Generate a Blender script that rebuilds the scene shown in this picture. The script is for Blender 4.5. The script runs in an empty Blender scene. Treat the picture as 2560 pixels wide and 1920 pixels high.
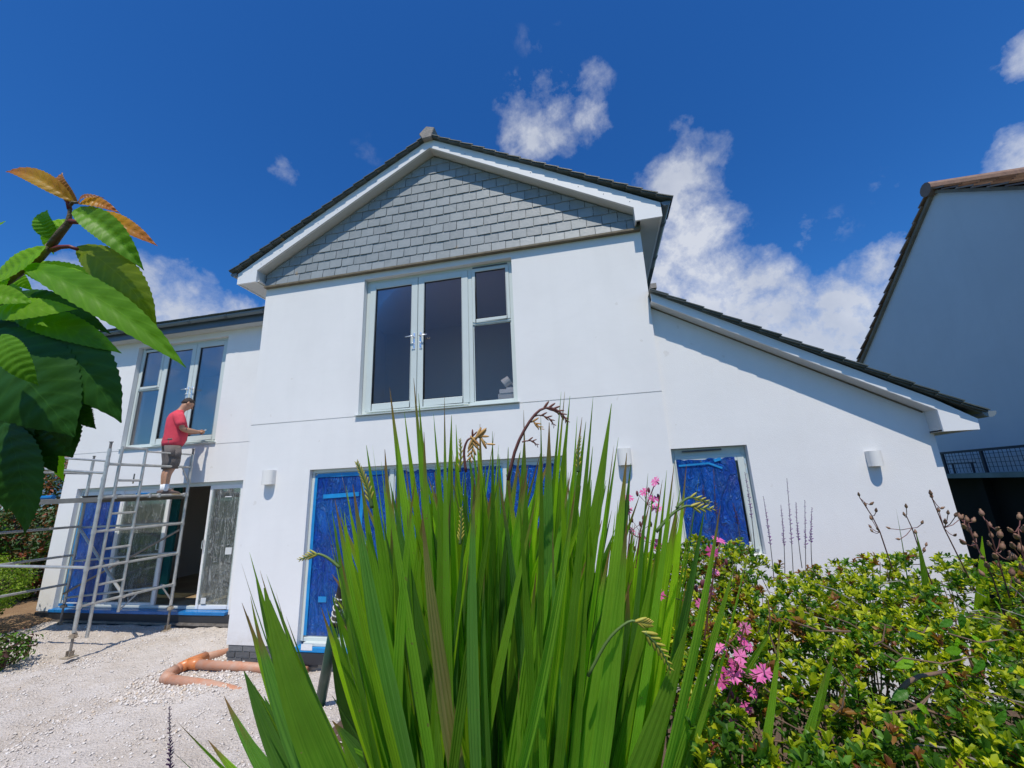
import bpy, bmesh, math, random
import numpy as np
from mathutils import Vector, Matrix, noise as mnoise
random.seed(7); rng = np.random.default_rng(7)
S = bpy.context.scene; COL = S.collection; R_ = math.radians
# ------------------------------------------------------------------ camera
CF, CPIT, CROL, CYAW = 1024.64, 0.246849, -0.043347, -0.197302
CPOS = Vector((5.0851, -5.2197, 1.8743))
FW = Vector((math.sin(CYAW)*math.cos(CPIT), math.cos(CYAW)*math.cos(CPIT), math.sin(CPIT)))
_r = Vector((math.cos(CYAW), -math.sin(CYAW), 0)); _u = _r.cross(FW)
RT = math.cos(CROL)*_r + math.sin(CROL)*_u
UP = -math.sin(CROL)*_r + math.cos(CROL)*_u
cam_d = bpy.data.cameras.new('camera'); cam = bpy.data.objects.new('camera', cam_d); COL.objects.link(cam)
cam_d.sensor_width = 36; cam_d.lens = CF/2560*36; cam_d.clip_end = 2000; cam_d.clip_start = 0.02
M = Matrix((RT, UP, -FW)).transposed().to_4x4(); M.translation = CPOS; cam.matrix_world = M
S.camera = cam
def ray(u, v): return FW + RT*((u-1280)/CF) - UP*((v-960)/CF)      # full-size photo pixel -> direction (depth 1)
def at(u, v, w): return CPOS + ray(u, v)*w
# ------------------------------------------------------------------ light
SUN = Vector((-0.13, 1.0, -1.9)).normalized()
SUN_S, SKY_S = 4.0, 0.115
sd = bpy.data.lights.new('sun', 'SUN'); sd.energy = SUN_S; sd.angle = R_(0.53); sd.color = (1, .922, .80)
so = bpy.data.objects.new('sun', sd); COL.objects.link(so); so.rotation_euler = SUN.to_track_quat('-Z', 'Y').to_euler(); so.location = (0, 0, 30)
W = bpy.data.worlds.new('World'); S.world = W; W.use_nodes = True
S.view_settings.view_transform = 'Standard'; S.view_settings.look = 'None'; S.view_settings.gamma = 1
S.view_settings.exposure = 0.06; S.view_settings.use_curve_mapping = False

class NT:
    def __init__(s, tree): s.t = tree; s.n = tree.nodes; s.l = tree.links
    def new(s, typ, **kw):
        n = s.n.new(typ)
        for k, v in kw.items():
            if k.startswith('i_'):
                key = k[2:]; key = int(key) if key.isdigit() else key.replace('_', ' ')
                s.set(n.inputs[key], v)
            else: setattr(n, k, v)
        return n
    def set(s, sock, v):
        if isinstance(v, bpy.types.NodeSocket): s.l.new(v, sock)
        elif isinstance(v, bpy.types.Node): s.l.new(v.outputs[0], sock)
        else:
            try: sock.default_value = v
            except Exception: sock.default_value = (*v, 1) if len(v) == 3 else v
    def math(s, op, a, b=0.0, c=None, clamp=False):
        n = s.n.new('ShaderNodeMath'); n.operation = op; n.use_clamp = clamp
        s.set(n.inputs[0], a); s.set(n.inputs[1], b)
        if c is not None: s.set(n.inputs[2], c)
        return n.outputs[0]
    def vmath(s, op, a, b=(0, 0, 0)):
        n = s.n.new('ShaderNodeVectorMath'); n.operation = op; s.set(n.inputs[0], a); s.set(n.inputs[1], b)
        return n.outputs['Value'] if op in ('DOT_PRODUCT', 'LENGTH') else n.outputs[0]
    def mix(s, f, a, b, typ='MIX'):
        n = s.n.new('ShaderNodeMix'); n.data_type = 'RGBA'; n.blend_type = typ
        s.set(n.inputs[0], f); s.set(n.inputs[6], a); s.set(n.inputs[7], b); return n.outputs[2]
    def ramp(s, f, pts, interp='LINEAR'):
        n = s.n.new('ShaderNodeValToRGB'); s.set(n.inputs[0], f); e = n.color_ramp.elements; n.color_ramp.interpolation = interp
        while len(e) < len(pts): e.new(.5)
        for i, (p, c) in enumerate(pts):
            e[i].position = p; e[i].color = (c, c, c, 1) if isinstance(c, (int, float)) else (*c, 1)
        return n.outputs[0]
    def noise(s, vec, scale, detail=4, rough=.5, dist=0.0):
        n = s.n.new('ShaderNodeTexNoise'); n.inputs['Scale'].default_value = scale; n.inputs['Detail'].default_value = detail
        n.inputs['Roughness'].default_value = rough; n.inputs['Distortion'].default_value = dist
        if vec is not None: s.set(n.inputs['Vector'], vec)
        return n

def build_world():
    w = NT(W.node_tree); w.n.clear()
    out = w.new('ShaderNodeOutputWorld'); bg = w.new('ShaderNodeBackground'); w.l.new(bg.outputs[0], out.inputs[0])
    bg.inputs[1].default_value = SKY_S
    sky = w.new('ShaderNodeTexSky', sky_type='NISHITA', sun_disc=False)
    ts = -SUN
    sky.sun_elevation = math.asin(ts.z); sky.sun_rotation = math.atan2(ts.x, ts.y)
    sky.altitude = 0; sky.air_density = 1.0; sky.dust_density = 0.5; sky.ozone_density = 2.2
    hs = w.new('ShaderNodeHueSaturation'); hs.inputs['Saturation'].default_value = SKY_SAT; hs.inputs['Value'].default_value = SKY_VAL
    hs.inputs['Hue'].default_value = .505
    w.l.new(sky.outputs[0], hs.inputs['Color'])
    tc = w.new('ShaderNodeTexCoord'); g = w.vmath('NORMALIZE', tc.outputs['Generated'])
    n1 = w.noise(g, 6.5, 7, .6)
    wv = w.vmath('SCALE', w.vmath('SUBTRACT', n1.outputs['Color'], (.5, .5, .5)))
    wv.node.inputs['Scale'].default_value = .13
    gw = w.vmath('NORMALIZE', w.vmath('ADD', g, wv))
    blobs = [(1335, 335, 85, .8), (1400, 320, 70, .75), (1480, 295, 55, .65), (1385, 255, 60, .4), (1480, 215, 50, .3), (1290, 250, 60, .25),
             (1745, 390, 70, .6), (1690, 480, 100, 1), (1720, 600, 120, 1), (1650, 700, 110, 1.), (1790, 690, 100, .9), (1900, 690, 90, .9),
             (1860, 800, 130, 1), (2010, 860, 130, 1), (2130, 780, 110, 1), (2210, 680, 70, .8), (2250, 620, 40, .6), (1700, 340, 40, .35), (1740, 790, 110, 1), (1960, 770, 110, .95), (2100, 870, 120, 1), (2230, 740, 70, .8),
             (2560, 140, 60, .9), (2580, 390, 80, 1), (480, 790, 120, 1), (360, 800, 140, 1), (220, 790, 140, 1), (590, 800, 80, .8), (90, 850, 150, .9),
             (717, 425, 36, .3), (930, 388, 45, .06), (2000, 590, 40, .25), (2230, 450, 40, .2), (2100, 560, 50, .15), (1350, 80, 60, .12)]
    acc = None
    for u, v, r, s_ in blobs:
        d = ray(u, v); L = d.length; d.normalize()
        ang = r*1.12/CF/L
        dt = w.vmath('DOT_PRODUCT', gw, tuple(d))
        m = w.math('MULTIPLY', w.math('DIVIDE', w.math('SUBTRACT', dt, math.cos(ang)), 1-math.cos(ang), clamp=True), s_)
        acc = m if acc is None else w.math('MAXIMUM', acc, m)
    # loose cloud cover low over the horizon all round, outside the photograph too
    sep = w.new('ShaderNodeSeparateXYZ'); w.l.new(gw, sep.inputs[0])
    low = w.math('MULTIPLY', w.ramp(sep.outputs[2], [(0, .0), (.04, .75), (.2, .5), (.34, 0)]), w.ramp(w.noise(gw, 2.3, 5).outputs[0], [(.42, 0), (.62, 1)]))
    acc = w.math('MAXIMUM', acc, low)
    n2 = w.noise(g, 11.0, 9, .62, .35); n3 = w.noise(g, 34.0, 6, .65)
    det = w.math('ADD', w.math('MULTIPLY', n2.outputs[0], .62), w.math('MULTIPLY', n3.outputs[0], .38))
    m = w.math('ADD', acc, w.math('MULTIPLY', w.math('SUBTRACT', det, .5), 2.7))
    mask = w.math('MULTIPLY', w.ramp(m, [(.05, 0), (.45, .24), (.88, .70), (1.15 if False else 1.0, .84)]), w.math('MULTIPLY', acc, 6.0, clamp=True))
    cc = w.ramp(w.noise(g, 5.0, 6, .55, .3).outputs[0], [(.35, (.58, .63, .74)), (.62, (.84, .87, .93))])
    ccs = w.vmath('SCALE', cc); ccs.node.inputs['Scale'].default_value = .86/SKY_S
    w.l.new(w.mix(mask, w.mix(1.0, hs.outputs[0], (.48, .90, 1.20, 1), 'MULTIPLY'), ccs), bg.inputs[0])
SKY_SAT, SKY_VAL = 1.3, 0.98
build_world()

# ------------------------------------------------------------------ materials
def mat(name, col=(.5, .5, .5), rough=.6, metal=0.0, var=0.0, vscale=3.0, bump=0.0, bscale=60.0, spec=.5, bdetail=4, col2=None, objrand=0.0, coord='Object', **kw):
    m = bpy.data.materials.new(name); m.use_nodes = True; t = NT(m.node_tree)
    b = t.n['Principled BSDF']; b.inputs['Roughness'].default_value = rough; b.inputs['Metallic'].default_value = metal
    b.inputs['Specular IOR Level'].default_value = spec
    tc = t.new('ShaderNodeTexCoord'); vec = tc.outputs[coord]
    c = (*col, 1)
    if var or col2:
        n = t.noise(vec, vscale, 6, .6)
        c2 = col2 or tuple(x*(1-var) for x in col)
        c = t.mix(t.ramp(n.outputs[0], [(.3, 0), (.7, 1)]), (*c2, 1), (*col, 1))
    if objrand:
        oi = t.new('ShaderNodeObjectInfo'); k = t.math('ADD', t.math('MULTIPLY', oi.outputs['Random'], 2*objrand), 1-objrand)
        vs = t.vmath('SCALE', c if isinstance(c, bpy.types.NodeSocket) else col); t.set(vs.node.inputs['Scale'], k); c = vs
    t.set(b.inputs['Base Color'], c)
    if bump:
        n = t.noise(vec, bscale, bdetail, .6); bn = t.new('ShaderNodeBump'); bn.inputs['Strength'].default_value = bump; bn.inputs['Distance'].default_value = .01
        t.l.new(n.outputs[0], bn.inputs['Height']); t.l.new(bn.outputs[0], b.inputs['Normal'])
    return m

def mat_leaf(name, col, col2, veins='stripe', rough=.42, trans=.35, back=None, tipcol=None, rnd=.25, hue=.0, island=False, spots=0):
    """leaf colour with its own stripes / veins (uv), spots and per-leaf variation; partly translucent"""
    m = bpy.data.materials.new(name); m.use_nodes = True; t = NT(m.node_tree); b = t.n['Principled BSDF']; out = t.n['Material Output']
    b.inputs['Roughness'].default_value = rough
    uv = t.new('ShaderNodeUVMap'); sep = t.new('ShaderNodeSeparateXYZ'); t.l.new(uv.outputs[0], sep.inputs[0]); U, V = sep.outputs[0], sep.outputs[1]
    if island: r = t.new('ShaderNodeNewGeometry').outputs['Random Per Island']
    else: r = t.new('ShaderNodeObjectInfo').outputs['Random']
    if veins == 'stripe':
        cx = t.new('ShaderNodeCombineXYZ'); t.set(cx.inputs[0], t.math('MULTIPLY', U, 1.5)); t.set(cx.inputs[1], t.math('MULTIPLY', V, 26.0)); t.set(cx.inputs[2], t.math('MULTIPLY', r, 50.0))
        f = t.noise(cx.outputs[0], 1.0, 3).outputs[0]; f = t.ramp(f, [(.3, 0), (.7, 1)])
    elif veins == 'cherry':
        av = t.math('ABSOLUTE', t.math('SUBTRACT', V, .5))
        s_ = t.math('SINE', t.math('MULTIPLY', t.math('SUBTRACT', U, t.math('MULTIPLY', av, .34)), 62.0))
        f = t.ramp(s_, [(.2, .0), (.93, .25), (1, .45)]); mid = t.ramp(av, [(.0, .8), (.005, .6), (.014, 0)]); f = t.math('MAXIMUM', f, mid)
    else: f = t.math('MULTIPLY', r, 1.0)
    c = t.mix(f, (*col, 1), (*col2, 1))
    if tipcol: c = t.mix(t.ramp(t.math('ADD', U, t.math('MULTIPLY', r, .2)), [(.5, 0), (1.1 if False else 1.0, 1)]), c, (*tipcol, 1))
    if veins == 'stripe':
        br = t.math('MULTIPLY', t.ramp(t.math('ADD', U, t.math('MULTIPLY', f, .05)), [(.90, 0), (.985, 1)]), t.ramp(r, [(.45, 0), (.6, 1)])); c = t.mix(br, c, (.22, .13, .06, 1))
    tn = t.noise(t.new('ShaderNodeTexCoord').outputs['Object'], 9.0, 3)
    k = t.math('ADD', t.math('MULTIPLY', r, 2*rnd), t.math('ADD', t.math('MULTIPLY', tn.outputs[0], .5), .75-rnd))
    vs = t.vmath('SCALE', c); t.set(vs.node.inputs['Scale'], k); c = vs
    if spots:
        sp = t.noise(t.new('ShaderNodeTexCoord').outputs['Object'], 55.0, 2); c = t.mix(t.math('MULTIPLY', t.ramp(sp.outputs[0], [(.71, 0), (.75, 1)]), spots), c, (.30, .22, .10, 1))
    t.set(b.inputs['Base Color'], c)
    bn = t.new('ShaderNodeBump'); bn.inputs['Strength'].default_value = .35 if veins == 'stripe' else .08; bn.inputs['Distance'].default_value = .003
    b.inputs['Specular IOR Level'].default_value = .45 if veins == 'stripe' else .3
    t.set(bn.inputs['Height'], f); t.l.new(bn.outputs[0], b.inputs['Normal'])
    tr = t.new('ShaderNodeBsdfTranslucent'); tcx = t.mix(.75, c, (.9, .95, .05, 1), 'MULTIPLY'); tcs = t.vmath('SCALE', tcx); tcs.node.inputs['Scale'].default_value = 2.2
    t.set(tr.inputs[0], tcs)
    mx = t.new('ShaderNodeMixShader'); mx.inputs[0].default_value = trans; t.l.new(b.outputs[0], mx.inputs[1]); t.l.new(tr.outputs[0], mx.inputs[2]); t.l.new(mx.outputs[0], out.inputs[0])
    return m

def mat_glass(name, tint=(.5, .55, .62), refl=.9, streaks=False):
    m = bpy.data.materials.new(name); m.use_nodes = True; t = NT(m.node_tree); t.n.remove(t.n['Principled BSDF']); out = t.n['Material Output']
    fr = t.new('ShaderNodeFresnel'); fr.inputs[0].default_value = 1.62
    gl = t.new('ShaderNodeBsdfGlossy'); gl.inputs['Roughness'].default_value = .02; gl.inputs[0].default_value = (.95, .92, .92, 1)
    tr = t.new('ShaderNodeBsdfTransparent'); tr.inputs[0].default_value = (*tint, 1)
    mx = t.new('ShaderNodeMixShader'); fac = t.math('MULTIPLY', fr.outputs[0], refl, clamp=True)
    t.set(mx.inputs[0], fac); t.l.new(tr.outputs[0], mx.inputs[1]); t.l.new(gl.outputs[0], mx.inputs[2]); t.l.new(mx.outputs[0], out.inputs[0])
    return m

def mat_film(name, col, clear=False):
    """crinkled plastic film stuck on the glass"""
    m = bpy.data.materials.new(name); m.use_nodes = True; t = NT(m.node_tree); b = t.n['Principled BSDF']; out = t.n['Material Output']
    tc = t.new('ShaderNodeTexCoord'); mp = t.new('ShaderNodeMapping'); t.l.new(tc.outputs['Object'], mp.inputs[0])
    mp.inputs['Scale'].default_value = (1, 1, .3) if not clear else (1, 1, .22)
    n = t.noise(mp.outputs[0], 9.0 if not clear else 8.0, 5, .62, 1.2)
    rd = t.math('ABSOLUTE', t.math('SUBTRACT', n.outputs[0], .5)); crease = t.ramp(rd, [(.0, 1), (.05, .3), (.14, 0)])
    bn = t.new('ShaderNodeBump'); bn.inputs['Strength'].default_value = .9; bn.inputs['Distance'].default_value = .03
    t.set(bn.inputs['Height'], t.math('ADD', t.math('ADD', crease, t.math('MULTIPLY', t.noise(mp.outputs[0], 38.0, 3, .6, 1.5).outputs[0], 1.1)), t.math('MULTIPLY', n.outputs[0], 2.4))); t.l.new(bn.outputs[0], b.inputs['Normal'])
    b.inputs['Roughness'].default_value = .12; b.inputs['Specular IOR Level'].default_value = .5
    if clear:
        b.inputs['Base Color'].default_value = (.7, .74, .74, 1); b.inputs['Roughness'].default_value = .22
        tr = t.new('ShaderNodeBsdfTransparent'); tr.inputs[0].default_value = (.80, .86, .84, 1)
        big = t.noise(mp.outputs[0], 2.2, 3)
        a = t.math('MULTIPLY', t.ramp(rd, [(.0, .6), (.010, .25), (.05, .05)]), t.ramp(big.outputs[0], [(.36, .25), (.6, 1)]))
        mx = t.new('ShaderNodeMixShader'); t.set(mx.inputs[0], t.math('ADD', a, .10)); t.l.new(tr.outputs[0], mx.inputs[1]); t.l.new(b.outputs[0], mx.inputs[2]); t.l.new(mx.outputs[0], out.inputs[0])
    else:
        n2 = t.noise(tc.outputs['Object'], 1.6, 4); c = t.mix(t.ramp(n2.outputs[0], [(.35, 0), (.7, 1)]), (*col, 1), (.004, .11, .48, 1)); c = t.mix(t.ramp(rd, [(.0, .5), (.015, .2), (.05, 0)]), c, (.04, .25, .70, 1))
        t.set(b.inputs['Base Color'], c); b.inputs['Coat Weight'].default_value = .25; b.inputs['Coat Roughness'].default_value = .05
        t.l.new(bn.outputs[0], b.inputs['Coat Normal'])
    return m

def mat_render(name, col=(.80, .80, .80)):
    m = bpy.data.materials.new(name); m.use_nodes = True; t = NT(m.node_tree); b = t.n['Principled BSDF']; b.inputs['Roughness'].default_value = .85
    tc = t.new('ShaderNodeTexCoord'); v = tc.outputs['Object']
    big = t.noise(v, .9, 5, .6, .4); fine = t.noise(v, 24, 4)
    mp = t.new('ShaderNodeMapping'); t.l.new(v, mp.inputs[0]); mp.inputs['Scale'].default_value = (5, 5, .5)
    st = t.noise(mp.outputs[0], 1.0, 5)
    c = t.mix(t.ramp(big.outputs[0], [(.3, 0), (.7, 1)]), (*[x*.93 for x in col], 1), (*col, 1))
    c = t.mix(t.math('MULTIPLY', t.ramp(st.outputs[0], [(.5, 0), (.75, 1)]), .25), c, (*[x*.88 for x in col], 1))
    c = t.mix(t.math('MULTIPLY', t.ramp(fine.outputs[0], [(.62, 0), (.8, 1)]), .25), c, (*[x*.85 for x in col], 1))
    mp2 = t.new('ShaderNodeMapping'); t.l.new(v, mp2.inputs[0]); mp2.inputs['Scale'].default_value = (1.2, 1.2, 6)
    tw = t.noise(mp2.outputs[0], 1.5, 6, .7, 1.5); c = t.mix(t.math('MULTIPLY', t.ramp(tw.outputs[0], [(.5, 0), (.7, 1)]), .12), c, (*[x*.86 for x in col], 1))
    sz = t.new('ShaderNodeSeparateXYZ'); t.l.new(v, sz.inputs[0]); splash = t.math('MULTIPLY', t.ramp(t.math('ADD', sz.outputs[2], t.math('MULTIPLY', big.outputs[0], .35)), [(.18, 1), (.5, 0)]), t.ramp(t.noise(v, 9, 5, .7).outputs[0], [(.4, .15), (.65, .8)]))
    c = t.mix(t.math('MULTIPLY', splash, .45), c, (.52, .47, .40, 1))
    sp = t.noise(v, 7.0, 2); c = t.mix(t.math('MULTIPLY', t.ramp(sp.outputs[0], [(.73, 0), (.76, 1)]), .3), c, (.55, .52, .47, 1))
    t.set(b.inputs['Base Color'], c)
    bn = t.new('ShaderNodeBump'); bn.inputs['Strength'].default_value = .35; bn.inputs['Distance'].default_value = .006
    h = t.math('ADD', t.noise(v, 130, 3).outputs[0], t.math('MULTIPLY', big.outputs[0], 2.0)); t.set(bn.inputs['Height'], h); t.l.new(bn.outputs[0], b.inputs['Normal'])
    return m

def mat_slate(name, cols, rnd=.16):
    m = bpy.data.materials.new(name); m.use_nodes = True; t = NT(m.node_tree); b = t.n['Principled BSDF']; b.inputs['Roughness'].default_value = .48
    tc = t.new('ShaderNodeTexCoord'); oi = t.new('ShaderNodeObjectInfo')
    v = t.vmath('ADD', tc.outputs['Object'], oi.outputs['Location'])
    n = t.noise(v, 9, 6, .65, .6)
    c = t.mix(t.ramp(n.outputs[0], [(.3, 0), (.7, 1)]), (*cols[0], 1), (*cols[1], 1))
    c = t.mix(t.math('MULTIPLY', t.ramp(oi.outputs['Random'], [(.0, 0), (1, 1)]), .45), c, (*cols[2], 1))
    k = t.math('ADD', t.math('MULTIPLY', oi.outputs['Random'], 2*rnd), 1-rnd); vs = t.vmath('SCALE', c); t.set(vs.node.inputs['Scale'], k)
    rust = t.math('MULTIPLY', t.ramp(t.noise(v, 4.0, 2).outputs[0], [(.72, 0), (.78, 1)]), .6)
    t.set(b.inputs['Base Color'], t.mix(rust, vs, (.36, .25, .12, 1)))
    bn = t.new('ShaderNodeBump'); bn.inputs['Strength'].default_value = .5; bn.inputs['Distance'].default_value = .006
    t.set(bn.inputs['Height'], t.noise(v, 22, 6, .7, 1.0).outputs[0]); t.l.new(bn.outputs[0], b.inputs['Normal'])
    return m

M_ = dict(
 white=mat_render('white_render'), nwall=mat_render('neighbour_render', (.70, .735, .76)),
 upvc=mat('pale_grey_frame', (.60, .66, .64), .35, var=.05), upvcw=mat('white_board', (.78, .79, .80), .4, var=.05, vscale=2),
 soffit=mat('soffit_board', (.62, .63, .62), .5, var=.08), dgrey=mat('dark_grey_plastic', (.10, .13, .16), .35, var=.15), gutter=mat('gutter_plastic', (.17, .21, .24), .32, var=.12),
 slate=mat_slate('wall_slate', ((.215, .25, .262), (.295, .32, .335), (.25, .28, .295)), .10), rslate=mat_slate('roof_slate', ((.055, .07, .065), (.10, .12, .11), (.08, .085, .08))),
 batten=mat('weathered_batten', (.20, .17, .12), .8, var=.4, vscale=12, bump=.4), ridge=mat('ridge_stone', (.34, .30, .27), .85, col2=(.22, .21, .2), vscale=14, bump=.7),
 chrome=mat('polished_metal', (.85, .86, .88), .32, .75), alu=mat('aluminium_tube', (.60, .60, .57), .42, .55, var=.35, vscale=9, bump=.15), plaster=mat('crusty_plaster', (.62, .60, .56), .9, bump=.8),
 steel=mat('dull_steel', (.33, .30, .27), .55, .6, var=.5, vscale=10), rusty=mat('rusty_steel', (.28, .20, .13), .8, .2, col2=(.42, .38, .30), vscale=14, bump=.4),
 deck=mat('platform_board', (.17, .17, .16), .7, var=.4), brick=mat('plinth_brick', (.15, .155, .16), .8, var=.3, vscale=20, bump=.5, objrand=.25), mortar=mat('mortar', (.38, .35, .29), .95, bump=.8),
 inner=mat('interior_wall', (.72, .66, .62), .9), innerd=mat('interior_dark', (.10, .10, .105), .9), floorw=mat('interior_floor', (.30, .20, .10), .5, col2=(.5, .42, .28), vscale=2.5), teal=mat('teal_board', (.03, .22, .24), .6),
 glass=mat_glass('window_glass', (.93, .91, .90), .62), glass2=mat_glass('clear_glass', (.86, .90, .88), .8),
 blue=mat_film('blue_film', (.002, .045, .34)), tape=mat('blue_tape', (.01, .27, .66), .4, var=.3, vscale=6, bump=.4, bscale=20), clear=mat_film('clear_film', (.7, .7, .7), True),
 sillblue=mat('blue_sill_film', (.01, .20, .55), .25, var=.35, vscale=5, bump=.8, bscale=9), black=mat('black_trim', (.03, .032, .038), .5, var=.3),
 lamp=mat('white_ceramic', (.78, .77, .74), .55, bump=.15, bscale=200), pipe=mat('orange_pipe', (.50, .20, .10), .55, col2=(.48, .32, .24), vscale=7, bump=.1), pipe2=mat('bright_orange_pipe', (.72, .22, .045), .35, col2=(.5, .2, .09), vscale=12),
 skin=mat('skin', (.50, .27, .17), .5, var=.12, vscale=12), shirt=mat('red_cotton', (.70, .06, .10), .85, var=.2, vscale=8, bump=.6, bscale=14), shorts=mat('grey_work_cloth', (.10, .085, .08), .85, col2=(.17, .15, .14), vscale=7, bump=.8, bscale=20),
 pocket=mat('pocket_cloth', (.16, .14, .135), .85, var=.4, vscale=14, bump=.5), sock=mat('white_sock', (.75, .77, .8), .9), shoe=mat('brown_shoe', (.14, .10, .09), .7, var=.4, vscale=20), sole=mat('tan_sole', (.45, .36, .22), .8), hair=mat('dark_hair', (.035, .022, .018), .7, bump=1.0, bscale=90),
 tattoo=mat('tattoo_ink', (.12, .10, .09), .6), ntile=mat_slate('clay_tile', ((.16, .085, .055), (.30, .17, .10), (.35, .25, .17)), .3), nmortar=mat('verge_mortar', (.30, .25, .19), .9, bump=.8, var=.4), dark=mat('dark_timber', (.004, .005, .004), .9, var=.4), rail=mat('dark_blue_metal', (.012, .018, .04), .5),  # the undercroft timber is near black, its deep shade put into the colour
 deckedge=mat('deck_edge', (.22, .30, .30), .7, var=.3), green=mat('dark_green_paint', (.008, .05, .03), .35), blackp=mat('black_plastic', (.01, .01, .01), .4), whitec=mat('white_cord', (.75, .75, .72), .7), cardboard=mat('white_card', (.6, .62, .63), .6),
 bark=mat('young_bark', (.16, .13, .045), .6, col2=(.09, .05, .03), vscale=30, bump=.4), redbark=mat('red_petiole', (.16, .025, .02), .5), twig=mat('dry_twig', (.22, .13, .08), .8, col2=(.10, .065, .05), vscale=30), paletwig=mat('lichen_twig', (.42, .40, .36), .9, col2=(.2, .17, .14), vscale=40),
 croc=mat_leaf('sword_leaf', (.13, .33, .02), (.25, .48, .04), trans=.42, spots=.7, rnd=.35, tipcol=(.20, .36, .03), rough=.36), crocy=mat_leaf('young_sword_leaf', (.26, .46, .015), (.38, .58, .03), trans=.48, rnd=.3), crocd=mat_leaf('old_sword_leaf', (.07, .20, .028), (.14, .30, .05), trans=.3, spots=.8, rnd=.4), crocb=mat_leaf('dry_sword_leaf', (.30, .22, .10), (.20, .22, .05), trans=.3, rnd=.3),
 cherry=mat_leaf('cherry_leaf', (.12, .30, .006), (.17, .38, .015), 'cherry', trans=.34, rnd=.1, rough=.5), cherryl=mat_leaf('cherry_leaf_light', (.20, .42, .012), (.27, .50, .03), 'cherry', trans=.5, rnd=.1, rough=.5), cherryd=mat_leaf('cherry_leaf_dark', (.018, .08, .006), (.035, .12, .012), 'cherry', trans=.16, rnd=.15, rough=.5), cherryo=mat_leaf('cherry_leaf_olive', (.13, .19, .008), (.20, .26, .015), 'cherry', trans=.4, rnd=.1),
 cherryy=mat_leaf('cherry_leaf_orange', (.50, .27, .02), (.38, .17, .02), 'cherry', trans=.4, rnd=.1, tipcol=(.45, .14, .03)), cherryb=mat_leaf('cherry_leaf_bronze', (.36, .16, .06), (.25, .09, .03), 'cherry', trans=.35, rnd=.1), redge=mat('leaf_edge', (.26, .03, .05), .5),
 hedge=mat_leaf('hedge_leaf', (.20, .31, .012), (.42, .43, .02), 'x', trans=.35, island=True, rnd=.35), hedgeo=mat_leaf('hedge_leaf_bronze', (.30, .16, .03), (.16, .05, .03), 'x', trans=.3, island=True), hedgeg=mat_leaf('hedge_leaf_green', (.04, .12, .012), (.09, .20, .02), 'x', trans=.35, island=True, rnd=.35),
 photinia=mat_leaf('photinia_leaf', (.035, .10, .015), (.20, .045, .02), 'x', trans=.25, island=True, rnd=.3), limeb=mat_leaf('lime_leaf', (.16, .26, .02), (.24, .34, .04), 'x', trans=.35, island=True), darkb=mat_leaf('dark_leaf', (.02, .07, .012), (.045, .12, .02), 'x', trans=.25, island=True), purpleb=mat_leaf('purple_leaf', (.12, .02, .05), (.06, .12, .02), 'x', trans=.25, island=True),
 vine=mat_leaf('vine_leaf', (.06, .20, .015), (.15, .33, .035), 'cherry', trans=.35), pink=mat_leaf('campion_petal', (.75, .10, .42), (.80, .22, .52), 'x', trans=.35), calyx=mat('calyx', (.16, .03, .05), .6, var=.4, vscale=40), gstem=mat('green_stem', (.10, .17, .04), .6), rstem=mat('red_stem', (.16, .06, .05), .6),
 seed=mat('seed_capsule', (.17, .075, .06), .65, col2=(.30, .18, .09), vscale=70), purple=mat('purple_floret', (.22, .04, .30), .6), greystem=mat('grey_stem', (.15, .13, .14), .7), spike=mat('dark_spike', (.05, .02, .05), .7, col2=(.10, .03, .14), vscale=60), bud=mat('crocosmia_bud', (.50, .22, .06), .5, col2=(.62, .38, .12), vscale=60), budd=mat('dark_bud', (.16, .05, .03), .6), budg=mat('green_bud', (.34, .38, .05), .5, col2=(.45, .33, .05), vscale=50),
)
def mat_ground(name, c1, c2, c3, sc, bump, fine=90.0):
    m = bpy.data.materials.new(name); m.use_nodes = True; t = NT(m.node_tree); b = t.n['Principled BSDF']; b.inputs['Roughness'].default_value = .92
    v = t.new('ShaderNodeTexCoord').outputs['Object']; n = t.noise(v, sc, 7, .6); f = t.noise(v, fine, 5, .7)
    c = t.mix(t.ramp(n.outputs[0], [(.35, 0), (.65, 1)]), (*c1, 1), (*c2, 1)); c = t.mix(t.math('MULTIPLY', t.ramp(f.outputs[0], [(.45, 0), (.75, 1)]), .7), c, (*c3, 1))
    t.set(b.inputs['Base Color'], c); bn = t.new('ShaderNodeBump'); bn.inputs['Strength'].default_value = bump; bn.inputs['Distance'].default_value = .02
    vo = t.new('ShaderNodeTexVoronoi'); vo.inputs['Scale'].default_value = 45; t.set(vo.inputs['Vector'], v)
    t.set(bn.inputs['Height'], t.math('ADD', f.outputs[0], vo.outputs[0])); t.l.new(bn.outputs[0], b.inputs['Normal']); return m
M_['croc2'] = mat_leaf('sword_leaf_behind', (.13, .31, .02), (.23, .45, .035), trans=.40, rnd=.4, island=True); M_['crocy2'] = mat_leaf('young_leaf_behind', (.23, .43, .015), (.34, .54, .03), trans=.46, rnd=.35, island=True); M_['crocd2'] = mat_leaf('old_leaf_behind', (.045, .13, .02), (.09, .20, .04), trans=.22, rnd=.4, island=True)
M_['gravel'] = mat_ground('crushed_stone', (.62, .57, .53), (.52, .455, .39), (.68, .64, .60), 1.6, .8)
M_['soil'] = mat_ground('garden_soil', (.10, .065, .04), (.16, .10, .06), (.07, .045, .03), 3, .8)
M_['sandy'] = mat_ground('sandy_soil', (.30, .19, .10), (.22, .13, .07), (.35, .24, .14), 3, .6)
M_['grass'] = mat_ground('rough_grass', (.05, .09, .02), (.08, .11, .03), (.04, .06, .02), 2, .5)
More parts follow.
